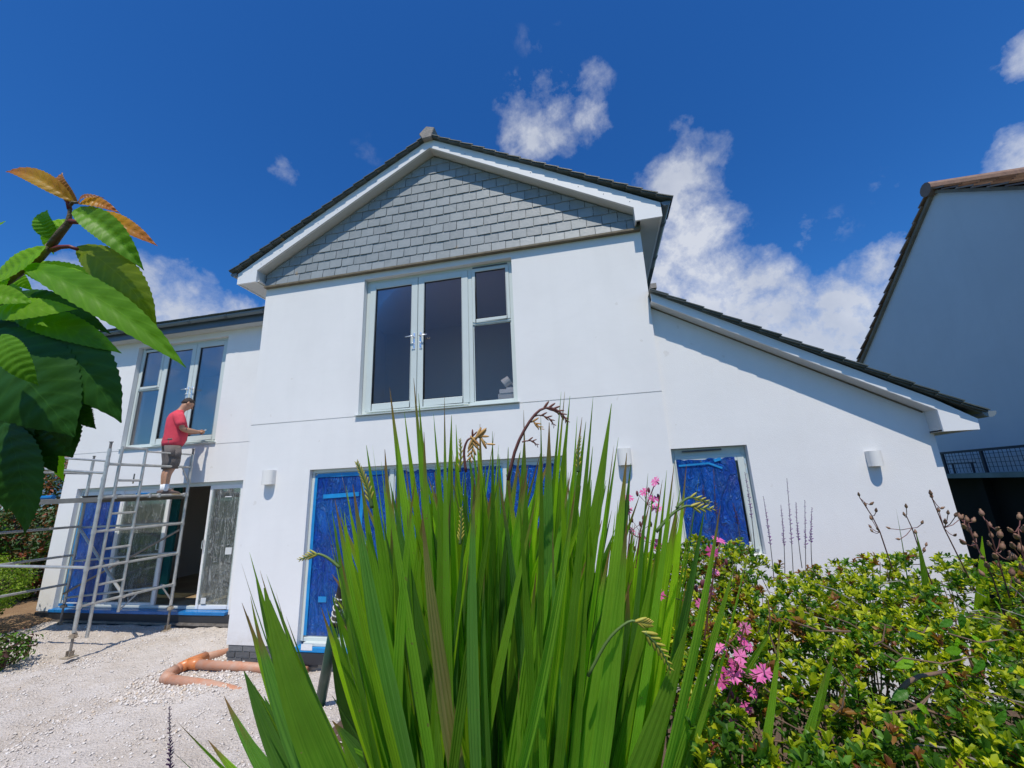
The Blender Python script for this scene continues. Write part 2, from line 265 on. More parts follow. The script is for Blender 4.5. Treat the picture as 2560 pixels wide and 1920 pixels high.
def mat_stone():
    m = bpy.data.materials.new('loose_stone'); m.use_nodes = True; t = NT(m.node_tree); b = t.n['Principled BSDF']; b.inputs['Roughness'].default_value = .9
    r = t.new('ShaderNodeNewGeometry').outputs['Random Per Island']
    t.set(b.inputs['Base Color'], t.ramp(r, [(0, (.52, .47, .42)), (.4, (.64, .59, .55)), (.8, (.72, .69, .66)), (1, (.58, .47, .35))])); return m
M_['stone'] = mat_stone()

# ------------------------------------------------------------------ mesh helpers
def link(name, me, m=None, parent=None, smooth=False):
    o = bpy.data.objects.new(name, me); COL.objects.link(o)
    if m is not None and len(me.materials) == 0: me.materials.append(m)
    if smooth:
        me.polygons.foreach_set('use_smooth', [True]*len(me.polygons))
    if parent: o.parent = parent
    return o
def empty(name, loc=(0, 0, 0)):
    o = bpy.data.objects.new(name, None); COL.objects.link(o); o.location = loc; o.empty_display_size = .2; return o
def tag(o, label=None, cat=None, group=None, kind=None):
    if label: o['label'] = label
    if cat: o['category'] = cat
    if group: o['group'] = group
    if kind: o['kind'] = kind
    return o
class MB:
    def __init__(s): s.v = []; s.f = []; s.uv = None
    def add(s, vs, fs):
        n = len(s.v); s.v += [tuple(v) for v in vs]; s.f += [tuple(i+n for i in f) for f in fs]; return s
    def box(s, x0, x1, y0, y1, z0, z1):
        return s.add([(x0,y0,z0),(x1,y0,z0),(x1,y1,z0),(x0,y1,z0),(x0,y0,z1),(x1,y0,z1),(x1,y1,z1),(x0,y1,z1)],
                     [(0,3,2,1),(4,5,6,7),(0,1,5,4),(1,2,6,5),(2,3,7,6),(3,0,4,7)])
    def prism(s, pts, y0, y1, axis='y'):
        n = len(pts)
        mk = (lambda p, y: (p[0], y, p[1])) if axis == 'y' else ((lambda p, y: (y, p[0], p[1])) if axis == 'x' else (lambda p, y: (p[0], p[1], y)))
        vs = [mk(p, y0) for p in pts]+[mk(p, y1) for p in pts]
        return s.add(vs, [tuple(range(n)), tuple(reversed(range(n, 2*n)))]+[(i, i+n, (i+1) % n+n, (i+1) % n) for i in range(n)])
    def tube(s, pts, r, n=8, caps=True, ry=None):
        pts = [Vector(p) for p in pts]; rs = r if isinstance(r, (list, tuple)) else [r]*len(pts)
        t0 = (pts[1]-pts[0]).normalized(); a = t0.orthogonal().normalized(); base = len(s.v)
        for i, p in enumerate(pts):
            t = (pts[min(i+1, len(pts)-1)]-pts[max(i-1, 0)]).normalized(); a = (a-t*a.dot(t)).normalized(); b = t.cross(a)
            for k in range(n):
                th = 2*math.pi*k/n; s.v.append(tuple(p+a*math.cos(th)*rs[i]+b*math.sin(th)*rs[i]))
        for i in range(len(pts)-1):
            for k in range(n): s.f.append((base+i*n+k, base+i*n+(k+1) % n, base+(i+1)*n+(k+1) % n, base+(i+1)*n+k))
        if caps: s.f.append(tuple(base+k for k in reversed(range(n)))); s.f.append(tuple(base+(len(pts)-1)*n+k for k in range(n)))
        return s
    def loft(s, rings, n=14, caps=True):
        """rings: (center, u-axis, v-axis, ru, rv)"""
        base = len(s.v)
        for c, ua, va, ru, rv in rings:
            c, ua, va = Vector(c), Vector(ua).normalized(), Vector(va).normalized()
            for k in range(n):
                th = 2*math.pi*k/n; s.v.append(tuple(c+ua*math.cos(th)*ru+va*math.sin(th)*rv))
        for i in range(len(rings)-1):
            for k in range(n): s.f.append((base+i*n+k, base+i*n+(k+1) % n, base+(i+1)*n+(k+1) % n, base+(i+1)*n+k))
        if caps: s.f.append(tuple(base+k for k in reversed(range(n)))); s.f.append(tuple(base+(len(rings)-1)*n+k for k in range(n)))
        return s
    def sphere(s, c, rx, ry=None, rz=None, n=8, m=6, axis=None):
        ry = ry or rx; rz = rz or rx; c = Vector(c); base = len(s.v)
        q = Vector((0, 0, 1)).rotation_difference(Vector(axis)) if axis is not None else None
        for i in range(m+1):
            ph = math.pi*i/m
            for k in range(n):
                th = 2*math.pi*k/n; p = Vector((math.sin(ph)*math.cos(th)*rx, math.sin(ph)*math.sin(th)*ry, -math.cos(ph)*rz))
                if q: p = q @ p
                s.v.append(tuple(c+p))
        for i in range(m):
            for k in range(n): s.f.append((base+i*n+k, base+i*n+(k+1) % n, base+(i+1)*n+(k+1) % n, base+(i+1)*n+k))
        return s
    def mesh(s, name): me = bpy.data.meshes.new(name); me.from_pydata(s.v, [], s.f); me.update(); return me
    def build(s, name, m, parent=None, smooth=False, bevel=0):
        me = s.mesh(name)
        if bevel:
            bm = bmesh.new(); bm.from_mesh(me); bmesh.ops.remove_doubles(bm, verts=bm.verts, dist=1e-5)
            bmesh.ops.bevel(bm, geom=[e for e in bm.edges if len(e.link_faces) == 2 and e.calc_face_angle(0) > .6], offset=bevel, segments=1, affect='EDGES'); bm.to_mesh(me); bm.free()
        return link(name, me, m, parent, smooth)
def big_mesh(name, V, F, m, parent=None, mats=None, midx=None):
    """numpy quad/tri soup -> mesh"""
    me = bpy.data.meshes.new(name); nv, nf, k = len(V), len(F), F.shape[1]
    me.vertices.add(nv); me.vertices.foreach_set('co', V.astype(np.float32).ravel())
    me.loops.add(nf*k); me.loops.foreach_set('vertex_index', F.astype(np.int32).ravel())
    me.polygons.add(nf); me.polygons.foreach_set('loop_start', np.arange(0, nf*k, k, dtype=np.int32)); me.polygons.foreach_set('loop_total', np.full(nf, k, dtype=np.int32))
    for mm in (mats or [m]): me.materials.append(mm)
    if midx is not None: me.polygons.foreach_set('material_index', midx.astype(np.int32))
    me.update(calc_edges=True); me.validate()
    o = bpy.data.objects.new(name, me); COL.objects.link(o)
    if parent: o.parent = parent
    return o
def structure(o): o['kind'] = 'structure'; return o

# ------------------------------------------------------------------ ground
def gz(x, y):
    """ground height: level crushed stone by the house, garden bed banked up towards the camera"""
    z = -.26+.03*mnoise.noise(Vector((x*.7, y*.7, 0)))+.02*mnoise.noise(Vector((x*2.3, y*2.3, 3)))
    dx = max(4.1-x, 0); dy = max(y+3.3, 0, -9-y); dd = math.hypot(dx, dy); k = max(0, 1-dd/1.25); k = k*k*(3-2*k)
    z += .82*k
    kl = min(max((-5.1-x+.35*(y-1))/1.2, 0), 1); z += .12*kl
    return z
def sheet(name, x0, x1, y0, y1, step, m, fn, kind='structure'):
    nx, ny = int((x1-x0)/step)+1, int((y1-y0)/step)+1; vs = []; fs = []
    for j in range(ny):
        for i in range(nx):
            x = x0+i*step; y = y0+j*step; vs.append((x, y, fn(x, y)))
    for j in range(ny-1):
        for i in range(nx-1): a = j*nx+i; fs.append((a, a+1, a+nx+1, a+nx))
    me = bpy.data.meshes.new(name); me.from_pydata(vs, [], fs); o = link(name, me, m, None, True); o['kind'] = kind; return o
def gz_fine(x, y):
    return gz(x, y)+.022*mnoise.noise(Vector((x*5, y*5, 1)))+.012*mnoise.noise(Vector((x*13, y*13, 5)))+.006*mnoise.noise(Vector((x*27, y*27, 5)))
sheet('gravel_ground', -7.5, 4.3, -4.5, 2.0, .03, M_['gravel'], gz_fine)
sheet('garden_bed', 2.4, 11.2, -8.5, -.05, .12, M_['soil'], lambda x, y: gz(x, y)+.006)
structure(MB().add([(-900, -900, -.42), (900, -900, -.42), (900, 900, -.42), (-900, 900, -.42)], [(0, 1, 2, 3)]).build('ground', M_['grass']))
sheet('soil_path', -12, -4.6, -1.2, 5.5, .15, M_['sandy'], lambda x, y: gz(x, y)+(.02 if x < -5.35-.35*(1-y)*.5 else -.15))
def stones():
    n = 21000; k = 0; P = []
    while len(P) < n:
        x = rng.uniform(-6.2, 4.0); y = rng.uniform(-3.2, 1.38)
        if x < -5.2+.0*y: continue
        dens = .25+1.1*mnoise.noise(Vector((x*1.1, y*1.1, 8)))+.5*mnoise.noise(Vector((x*4, y*4, 2)))
        near = math.hypot(x+.1, y+.28) < .75
        if rng.random() > (max(.06, dens) if not near else 1): continue
        s = .005+.013*rng.random()**2.6; s *= 1.35 if near else 1
        P.append((x, y, gz_fine(x, y)+s*.25, s))
    P = np.array(P); base = np.array([(1,0,0),(-1,0,0),(0,1,0),(0,-1,0),(0,0,1),(0,0,-1)], float)
    F0 = np.array([(0,2,4),(2,1,4),(1,3,4),(3,0,4),(2,0,5),(1,2,5),(3,1,5),(0,3,5)])
    V = base[None]*rng.uniform(.55, 1.5, (n, 6, 1)); V = V*P[:, None, 3:4]; V[..., 2] *= .75
    th = rng.uniform(0, 6.28, n); c, s = np.cos(th), np.sin(th); tl = rng.uniform(-.5, .5, n)
    x = V[..., 0]*c[:, None]-V[..., 1]*s[:, None]; y = V[..., 0]*s[:, None]+V[..., 1]*c[:, None]; z = V[..., 2]+x*tl[:, None]
    V = np.stack([x, y, z], -1)+P[:, None, :3]
    F = (F0[None]+np.arange(n)[:, None, None]*6).reshape(-1, 3)
    o = big_mesh('gravel_stones', V.reshape(-1, 3), F, M_['stone']); tag(o, 'loose pale crushed stone strewn over the ground before the house', 'gravel', kind='stuff')
stones()

# ------------------------------------------------------------------ house
house = tag(empty('house', (0, 0, 0)), 'white rendered house with slate hung gable and lower wings, largest building in the middle', 'house')
SL = 1.527; SR = .06; W0 = 5.924
def wall_cells(mb, xs, zs, rec, y, thick=.3, flip=1):
    """front of a wall in the plane y, cells with recess depth; None = open through the full thickness"""
    D = lambda i, j: rec(.5*(xs[i]+xs[i+1]), .5*(zs[j]+zs[j+1])) if 0 <= i < len(xs)-1 and 0 <= j < len(zs)-1 else 0
    for i in range(len(xs)-1):
        for j in range(len(zs)-1):
            d = D(i, j); x0, x1, z0, z1 = xs[i], xs[i+1], zs[j], zs[j+1]
            if d is not None: mb.add([(x0, y+d, z0), (x1, y+d, z0), (x1, y+d, z1), (x0, y+d, z1)], [(0, 1, 2, 3)]); mb.add([(x0, y+thick, z0), (x1, y+thick, z0), (x1, y+thick, z1), (x0, y+thick, z1)], [(3, 2, 1, 0)])
            dd = thick if d is None else d
            for (ii, jj, a, b) in ((i+1, j, (x1, z0), (x1, z1)), (i, j+1, (x0, z1), (x1, z1))):
                e = D(ii, jj); ee = thick if e is None else e
                if ii >= len(xs)-1 or jj >= len(zs)-1 or abs(ee-dd) < 1e-6: continue
                lo, hi = min(dd, ee), max(dd, ee)
                q = [(a[0], y+lo, a[1]), (a[0], y+hi, a[1]), (b[0], y+hi, b[1]), (b[0], y+lo, b[1])]
                mb.add(q, [(0, 1, 2, 3)])
def inr(x, z, r): return r[0] < x < r[1] and r[2] < z < r[3]
# main gable block
WM = (1.777, 4.11, 2.954, 5.104); GM = (1.067, 4.663, -.04, 2.236)
g = MB()
JZ0, JZ1 = 2.942, 2.954
def rec_main(x, z):
    if inr(x, z, WM) or inr(x, z, GM): return None
    if JZ0 < z < JZ1: return .014
    return 0
wall_cells(g, [0, 1.067, 1.777, 4.11, 4.663, W0], [-.04, 0, JZ0, 2.236 if False else JZ1, 5.104, 5.30] if False else sorted([0, 2.236, JZ0, JZ1, 5.104, 5.30]), rec_main, 0)
g.add([(0, 0, 5.3), (W0, 0, 5.3), (2.92, 0, 7.10)], [(0, 1, 2)])
g.add([(0, 0, 0), (0, 7, 0), (0, 7, 5.35), (0, 0, 5.35)], [(0, 1, 2, 3)]); g.add([(W0, 0, 0), (W0, 7, 0), (W0, 7, 5.35), (W0, 0, 5.35)], [(3, 2, 1, 0)]); g.add([(0, 7, 0), (W0, 7, 0), (W0, 7, 5.35), (2.92, 7, 7.1), (0, 7, 5.35)], [(0, 1, 2, 3, 4)])
g.build('wall', M_['white'], house)
# left wing
WL = (-4.642, -2.298, 2.99, 5.219); GL = (-5.568, -1.523, -.06, 2.222)
g = MB()
def rec_left(x, z):
    if inr(x, z, WL) or inr(x, z, GL): return None
    if JZ0 < z < JZ1: return .014
    return 0
wall_cells(g, [-5.983, -5.568, -4.642, -2.298, -1.523, 0], [-.08, 2.222, JZ0, JZ1, 2.99, 5.219, 5.36], rec_left, SL)
g.add([(-5.983, SL, -.08), (-5.983, 8, -.08), (-5.983, 8, 5.36), (-5.983, SL, 5.36)], [(0, 1, 2, 3)]); g.add([(-5.983, 8, -.08), (0, 8, -.08), (0, 8, 5.36), (-5.983, 8, 5.36)], [(0, 1, 2, 3)])
g.build('wall', M_['white'], house)
# right wing with its sloping top
WR = (5.945, 6.79, 1.04, 2.243); BS = -.594
zt = lambda x: 4.075+BS*(x-5.99)
XR = 8.655
g = MB()
wall_cells(g, [W0+.002, WR[0], WR[1], XR], [-.3, WR[2], WR[3], 2.4], lambda x, z: None if inr(x, z, WR) else 0, SR)
g.add([(W0+.002, SR, 2.4), (XR, SR, 2.4), (XR, SR, zt(XR)), (W0+.002, SR, zt(W0)+.04)], [(0, 1, 2, 3)])
g.add([(XR, SR, -.3), (XR, 7, -.3), (XR, 7, zt(XR)), (XR, SR, zt(XR))], [(0, 1, 2, 3)])
g.build('wall', M_['white'], house)
# brick plinth courses under the render
pl = MB().box(.02, W0, .02, .25, -.55, 0).build('plinth', M_['mortar'], house)
bm_ = MB().box(0, .215, 0, .10, 0, .065).mesh('brick'); bm_.materials.append(M_['brick'])
for c, (zz, off) in enumerate(((-.072, .02), (-.147, -.09), (-.222, .02))):
    x = .015+off
    while x < 1.2:
        o = bpy.data.objects.new('brick', bm_); COL.objects.link(o); o.parent = pl
        w = .215; xx = x
        if x < .012: xx = .012; w = .215+x-.012
        o.location = (xx, .008+random.uniform(-.002, .002), zz); o.scale = (w/.215, 1, 1); x += .226
g = MB(); 
for (a, b, y) in ((-5.75, -1.5, SL), (.95, 4.8, 0)):
    pass
MB().box(-5.75, -.02, SL-.10, SL+.02, -.24, -.205).build('threshold_kerb', M_['steel'], house)
MB().box(-5.9, -.02, SL-.06, SL+.24, -.5, -.085).build('plinth', M_['black'], house)
MB().box(-5.56, -1.53, SL-.075, SL+.12, -.083, -.03).build('door_sill', M_['sillblue'], house, bevel=.006)
MB().box(1.0, 4.72, -.05, .02, -.17, -.05).build('door_sill', M_['black'], house)
MB().box(1.06, 4.66, -.03, .12, -.045, .012).build('door_sill', M_['tape'], house, bevel=.004)
MB().box(1.16, 4.6, .0, .12, .014, .055).build('door_track', M_['upvc'], house, bevel=.004)

# slate hanging on the gable
clad = MB().add([(0.0, -.006, 5.235), (W0, -.006, 5.235), (2.92, -.006, 6.95+.14)], [(0, 1, 2)])
clad = clad.build('slate_cladding', M_['rslate'], house)
MB().box(0.0, W0, -.068, -.001, 5.195, 5.222).build('batten', M_['batten'], house)
GA = .1565; SW = .2135; AP = 7.13; SLOPE = (AP-5.44)/(2.92+.03)
def slate_piece(x0, x1, z0, z1, y0, kick=0):
    """one slate clipped by the verges; bottom edge thick, slightly ragged corners"""
    lim = lambda x: AP-.02-SLOPE*abs(x-2.92)
    pts = []
    cut = random.random()
    c = .012 if cut < .25 else 0
    poly = [(x0+random.uniform(0, .003), z0+c*random.random()), (x0+c+.004, z0+random.uniform(-.002, .002)), (x1-c-.004, z0+random.uniform(-.002, .002)), (x1-random.uniform(0, .003), z0+c), (x1, z1), (x0, z1)]
    # clip by the two verge lines
    def clip(poly, f):
        out = []
        for i in range(len(poly)):
            a, b = poly[i], poly[(i+1) % len(poly)]; fa, fb = f(a), f(b)
            if fa >= 0: out.append(a)
            if fa*fb < 0: t = fa/(fa-fb); out.append((a[0]+(b[0]-a[0])*t, a[1]+(b[1]-a[1])*t))
        return out
    p = clip(poly, lambda q: AP-.02+SLOPE*(q[0]-2.92)-q[1]); p = clip(p, lambda q: AP-.02-SLOPE*(q[0]-2.92)-q[1]) if len(p) > 2 else p
    if len(p) < 3: return None
    n = len(p); vs = []
    for q in p:
        t = (q[1]-z0)/(z1-z0); vs.append((q[0], y0+.012*t-.002-kick*max(0, 1-t*1.15), q[1]))
    vs += [(v[0], v[1]+.009, v[2]) for v in vs]
    return vs, [tuple(range(n)), tuple(reversed(range(n, 2*n)))]+[(i, i+n, (i+1) % n+n, (i+1) % n) for i in range(n)]
r = 0; z = 5.222
while z < AP-.05:
    x = -.01-(SW/2 if r % 2 else 0)
    while x < W0:
        a = max(x, .003); b = min(x+SW-.0055, W0-.003)
        if b-a > .03:
            zz = z+random.uniform(-.003, .003); kick = .008 if r == 0 else 0
            s_ = slate_piece(a, b, zz, z+GA+.012, -.034+random.uniform(-.003, .002), kick)
            if s_: MB().add(*s_).build('slate', M_['slate'], clad)
        x += SW
    z += GA; r += 1

# verges, eaves boxes and roofs
YF = -.195
def rafter(pts_bottom, name='bargeboard'):
    return
zb_, zi = 5.25, 5.45
for sgn, X0, XI, XO in ((-1, 0, -.035, -.395), (1, W0, 5.85, 6.195)):
    ztop = lambda x: AP+.205-SLOPE*abs(x-2.92)
    b = MB().prism([(XI, zi), (2.92, AP), (2.92, AP+.205), (XI, ztop(XI))] if sgn < 0 else [(XI, zi), (XI, ztop(XI)), (2.92, AP+.205), (2.92, AP)], YF, -.16)
    b.prism([(XI, zb_), (XI, ztop(XI)), (XO, ztop(XO)), (XO, zb_)] if sgn < 0 else [(XI, zb_), (XO, zb_), (XO, ztop(XO)), (XI, ztop(XI))], YF+.002, -.165)
    b.build('bargeboard', M_['upvcw'], house)
    # sloping soffit and boxed eaves going back
    s_ = MB().prism([(XI+sgn*.0, zi+.006), (2.92, AP+.006), (2.92, AP+.04), (XI, zi+.04)], -.162, -.0)
    s_.build('verge_soffit', M_['soffit'], house)
    e0, e1 = sorted((XO+.004*-sgn, X0)); MB().box(e0, e1, -.16, 6.9, zb_+.012, zb_+.03).build('eaves_soffit', M_['soffit'], house)
    MB().box(*sorted((XO, XO-sgn*.02)), -.16, 6.9, zb_, ztop(XO)).build('fascia', M_['upvcw'], house)
    MB().box(*sorted((XI, XI+sgn*.018)), -.163, -.001, zb_+.001, zi+.03).build('box_end_return', M_['soffit'], house)
for sx in (-1, 1):   # small screw caps
    b = MB()
    for k in range(9):
        x = 2.92+sx*(.25+k*.33); z = AP+.075-SLOPE*abs(x-2.92); b.sphere((x, YF-.001, z), .006, n=6, m=4)
    b.build('screw_cap', M_['dgrey'], house)
# roof slabs
RZ = 7.345; RSL = (RZ-5.475)/(2.92+.505)
th = math.atan(RSL)
for sgn in (-1, 1):
    xe = 2.92+sgn*3.40; ze = RZ-RSL*3.40
    p = [(2.92, RZ-.03), (xe, ze-.03), (xe, ze-.055), (2.92, RZ-.055)]
    rf = MB().prism(p if sgn > 0 else p[::-1], -.20, 6.95).build('roof', M_['rslate'], house)
    n = 19; L = 3.42/math.cos(th)/n
    for k in range(n):
        a = k*L; c0 = Vector((2.92+sgn*a*math.cos(th), 0, RZ-a*math.sin(th))); d = Vector((sgn*math.cos(th), 0, -math.sin(th))); nn = Vector((sgn*math.sin(th), 0, math.cos(th)))
        y0 = -.268+random.uniform(-.006, .004); th0 = .0
        p0 = c0-nn*.030; p1 = c0+d*(L+.012)-nn*.010+nn*random.uniform(-.003, .004)
        vs = []
        for p, t in ((p0, .012), (p1, .014)):
            for yy in (y0, .20): vs += [(p.x, yy, p.z), (p.x+nn.x*t, yy, p.z+nn.z*t)]
        MB().add(vs, [(0, 1, 3, 2), (4, 6, 7, 5), (0, 4, 5, 1), (2, 3, 7, 6), (1, 5, 7, 3), (0, 2, 6, 4)]).build('slate', M_['rslate'], rf)
        if k % 1 == 0:
            vs2 = [(v[0]-nn.x*.016, v[1]+.012, v[2]-nn.z*.016) for v in vs]; MB().add(vs2, [(0, 1, 3, 2), (4, 6, 7, 5), (0, 4, 5, 1), (2, 3, 7, 6), (1, 5, 7, 3), (0, 2, 6, 4)]).build('slate', M_['rslate'], rf)
rt = MB(); c = (2.90, 7.37)
pent = [(c[0]-.13, c[1]-.02), (c[0]-.07, c[1]-.125), (c[0]+.075, c[1]-.115), (c[0]+.13, c[1]+.05), (c[0]-.01, c[1]+.10)]
rt.prism(pent, -.275, -.10).build('ridge_end_tile', M_['ridge'], house, bevel=.008)
MB().prism([(2.76, 7.31), (2.92, 7.41), (3.08, 7.31), (3.08, 7.29), (2.92, 7.38), (2.76, 7.29)], -.11, 6.95).build('ridge_tile', M_['rslate'], house)

def gutter(p0, p1, r=.056, name='gutter', out=Vector((0, 0, 0))):
    p0, p1 = Vector(p0), Vector(p1); d = (p1-p0).normalized(); side = d.cross(Vector((0, 0, 1))).normalized(); n = 10
    b = MB(); vs = []
    for p in (p0, p1):
        for rr in (r, r-.006):
            for k in range(n+1):
                a = math.pi*k/n; vs.append(tuple(p+side*math.cos(a)*rr-Vector((0, 0, 1))*math.sin(a)*rr))
    m = n+1; fs = []
    for k in range(n): fs += [(k, k+1, 2*m+k+1, 2*m+k), (m+k+1, m+k, 3*m+k, 3*m+k+1)]
    fs += [(0, 2*m, 3*m, m), (n, m+n, 3*m+n, 2*m+n)]
    b.add(vs, fs)
    for p, q in ((p0, d*.006), (p1, d*-.006)):   # stop ends
        vs = [tuple(p+side*math.cos(math.pi*k/n)*r*1.06-Vector((0, 0, 1))*math.sin(math.pi*k/n)*r*1.06) for k in range(n+1)]; vs += [tuple(Vector(v)+q) for v in vs]
        b.add(vs, [tuple(range(n+1)), tuple(reversed(range(n+1, 2*n+2)))]+[(k, k+1, n+2+k, n+1+k) for k in range(n)])
    gt = b.build(name, M_['gutter'], house, smooth=False)
    L = (p1-p0).length; k = .45
    while k < L:
        c = p0+d*k; bb = MB(); vs = []
        for dd in (-.03, .03):
            for rr in (r+.008, r+.001):
                for i in range(n+1):
                    a = math.pi*i/n; vs.append(tuple(c+d*dd+side*math.cos(a)*rr-Vector((0, 0, 1))*math.sin(a)*rr))
        fs = []
        for i in range(n): fs += [(i, i+1, 2*m+i+1, 2*m+i)]
        for i in range(n): fs += [(i, m+i, m+i+1, i+1), (2*m+i, 2*m+i+1, 3*m+i+1, 3*m+i)]
        bb.add(vs, fs).build('bracket', M_['dgrey'], gt); k += .9
    return gt
gutter((6.262, -.21, 5.45), (6.262, 1.45, 5.435)); gutter((-.47, -.21, 5.45), (-.47, 6.5, 5.44))
gutter((-6.12, 1.225, 5.515), (-.45, 1.225, 5.525))
gutter((9.03, -.17, 2.425), (9.03, 5, 2.41))
# left wing eaves
MB().box(-6.15, -.002, 1.296, 1.316, 5.335, 5.50).build('fascia', M_['dgrey'], house)
MB().box(-6.15, -.002, 1.316, SL, 5.345, 5.36).build('eaves_soffit', M_['soffit'], house)
wr = MB().prism([(1.17, 5.535), (1.17, 5.55), (4.5, 7.2), (4.5, 7.17)], -6.2, -.001, 'x').build('roof', M_['rslate'], house)
for k in range(24):
    x = -6.2+k*.25; MB().add(*(lambda b: (b.v, b.f))(MB().box(x, x+.244, 1.14+random.uniform(-.004, .004), 1.40, 5.552, 5.561))).build('slate', M_['rslate'], wr)
# right wing verge
zbr = lambda x: 4.10+(2.478-4.10)/(8.62-5.92)*(x-5.92)
YR = -.13
b = MB().prism([(W0+.003, zbr(W0)), (8.62, zbr(8.62)), (8.62, zbr(8.62)+.115), (W0+.003, zbr(W0)+.115)], YR, YR+.025)
b.prism([(8.62, 2.25), (8.935, 2.25), (8.945, 2.36), (8.62, zbr(8.62)+.115)], YR+.002, YR+.022).build('bargeboard', M_['upvcw'], house)
MB().prism([(W0+.003, zbr(W0)+.006), (8.62, zbr(8.62)+.006), (8.62, zbr(8.62)+.03), (W0+.003, zbr(W0)+.03)], YR+.025, SR).build('verge_soffit', M_['soffit'], house)
MB().prism([(W0+.01, zbr(W0)-.012), (8.60, zbr(8.6)-.012), (8.60, zbr(8.6)+.004), (W0+.01, zbr(W0)+.004)], SR-.012, SR-.001).build('trim_strip', M_['batten'], house)
MB().box(8.62, 8.64, YR+.023, SR, 2.252, 2.50).build('box_end_return', M_['soffit'], house)
MB().box(8.62, 8.93, YR+.023, 6.5, 2.255, 2.27).build('eaves_soffit', M_['soffit'], house)
MB().box(8.93, 8.95, YR+.023, 6.5, 2.25, 2.37).build('fascia', M_['upvcw'], house)
rs = lambda x: 4.262+(2.44-4.262)/(9.0-5.91)*(x-5.91)
p = [(W0+.002, rs(W0)-.02), (8.99, rs(8.99)-.02), (8.99, rs(8.99)-.045), (W0+.002, rs(W0)-.045)]
rf = MB().prism(p, YR-.03, 6.9).build('roof', M_['rslate'], house)
thr = math.atan(-(2.44-4.262)/(9.0-5.91)); n = 16; L = (9.01-W0)/math.cos(thr)/n
for k in range(n):
    d = Vector((math.cos(thr), 0, -math.sin(thr))); nn = Vector((math.sin(thr), 0, math.cos(thr))); c0 = Vector((W0+.004, 0, rs(W0)))+d*(L*k)
    for lay, dy in ((0, 0), (.014, .012)):
        y0 = YR-.075+dy+random.uniform(-.005, .004); p0 = c0-nn*(.024+lay); p1 = c0+d*(L+.01 if k < n-1 else L)-nn*(.006+lay)+nn*random.uniform(-.003, .003); vs = []
        for p, t in ((p0, .011), (p1, .012)):
            for yy in (y0, .2): vs += [(p.x, yy, p.z), (p.x+nn.x*t, yy, p.z+nn.z*t)]
        MB().add(vs, [(0, 1, 3, 2), (4, 6, 7, 5), (0, 4, 5, 1), (2, 3, 7, 6), (1, 5, 7, 3), (0, 2, 6, 4)]).build('slate', M_['rslate'], rf)
MB().box(5.928, 6.0, -.2, .1, 4.245, 4.31).build('ridge_end_tile', M_['ridge'], house)

# ------------------------------------------------------------------ windows and doors
def frame_rect(mb, x0, x1, z0, z1, w, y0, y1, wt=None, wb=None):
    wt = wt or w; wb = wb or w
    mb.box(x0, x0+w, y0, y1, z0, z1); mb.box(x1-w, x1, y0, y1, z0, z1); mb.box(x0+w, x1-w, y0, y1, z1-wt, z1); mb.box(x0+w, x1-w, y0, y1, z0, z0+wb); return mb
def sash(par, x0, x1, z0, z1, w, y, glass='glass', name='sash', wb=None):
    s_ = frame_rect(MB(), x0, x1, z0, z1, w, y, y+.05, wb=wb).build(name, M_['upvc'], par, bevel=.006)
    # rubber gasket line and the pane
    frame_rect(MB(), x0+w-.001, x1-w+.001, z0+(wb or w)-.001, z1-w+.001, .010, y+.012, y+.03).build('gasket', M_['blackp'], par)
    MB().box(x0+w, x1-w, y+.022, y+.028, z0+(wb or w), z1-w).build('pane', M_[glass], par)
    return s_
def lever(par, x, y, z, sgn):
    h = MB().box(x-.016, x+.016, y-.012, y, z-.19, z+.07); h.build('handle_plate', M_['chrome'], par, bevel=.006)
    b = MB().tube([(x, y-.01, z), (x, y-.05, z), (x+sgn*.02, y-.058, z), (x+sgn*.12, y-.06, z-.004)], [.011, .011, .010, .008], 8)
    b.tube([(x, y-.01, z-.10), (x, y-.04, z-.10), (x+sgn*.03, y-.046, z-.115)], .007, 6); b.build('door_handle', M_['chrome'], par, smooth=True)
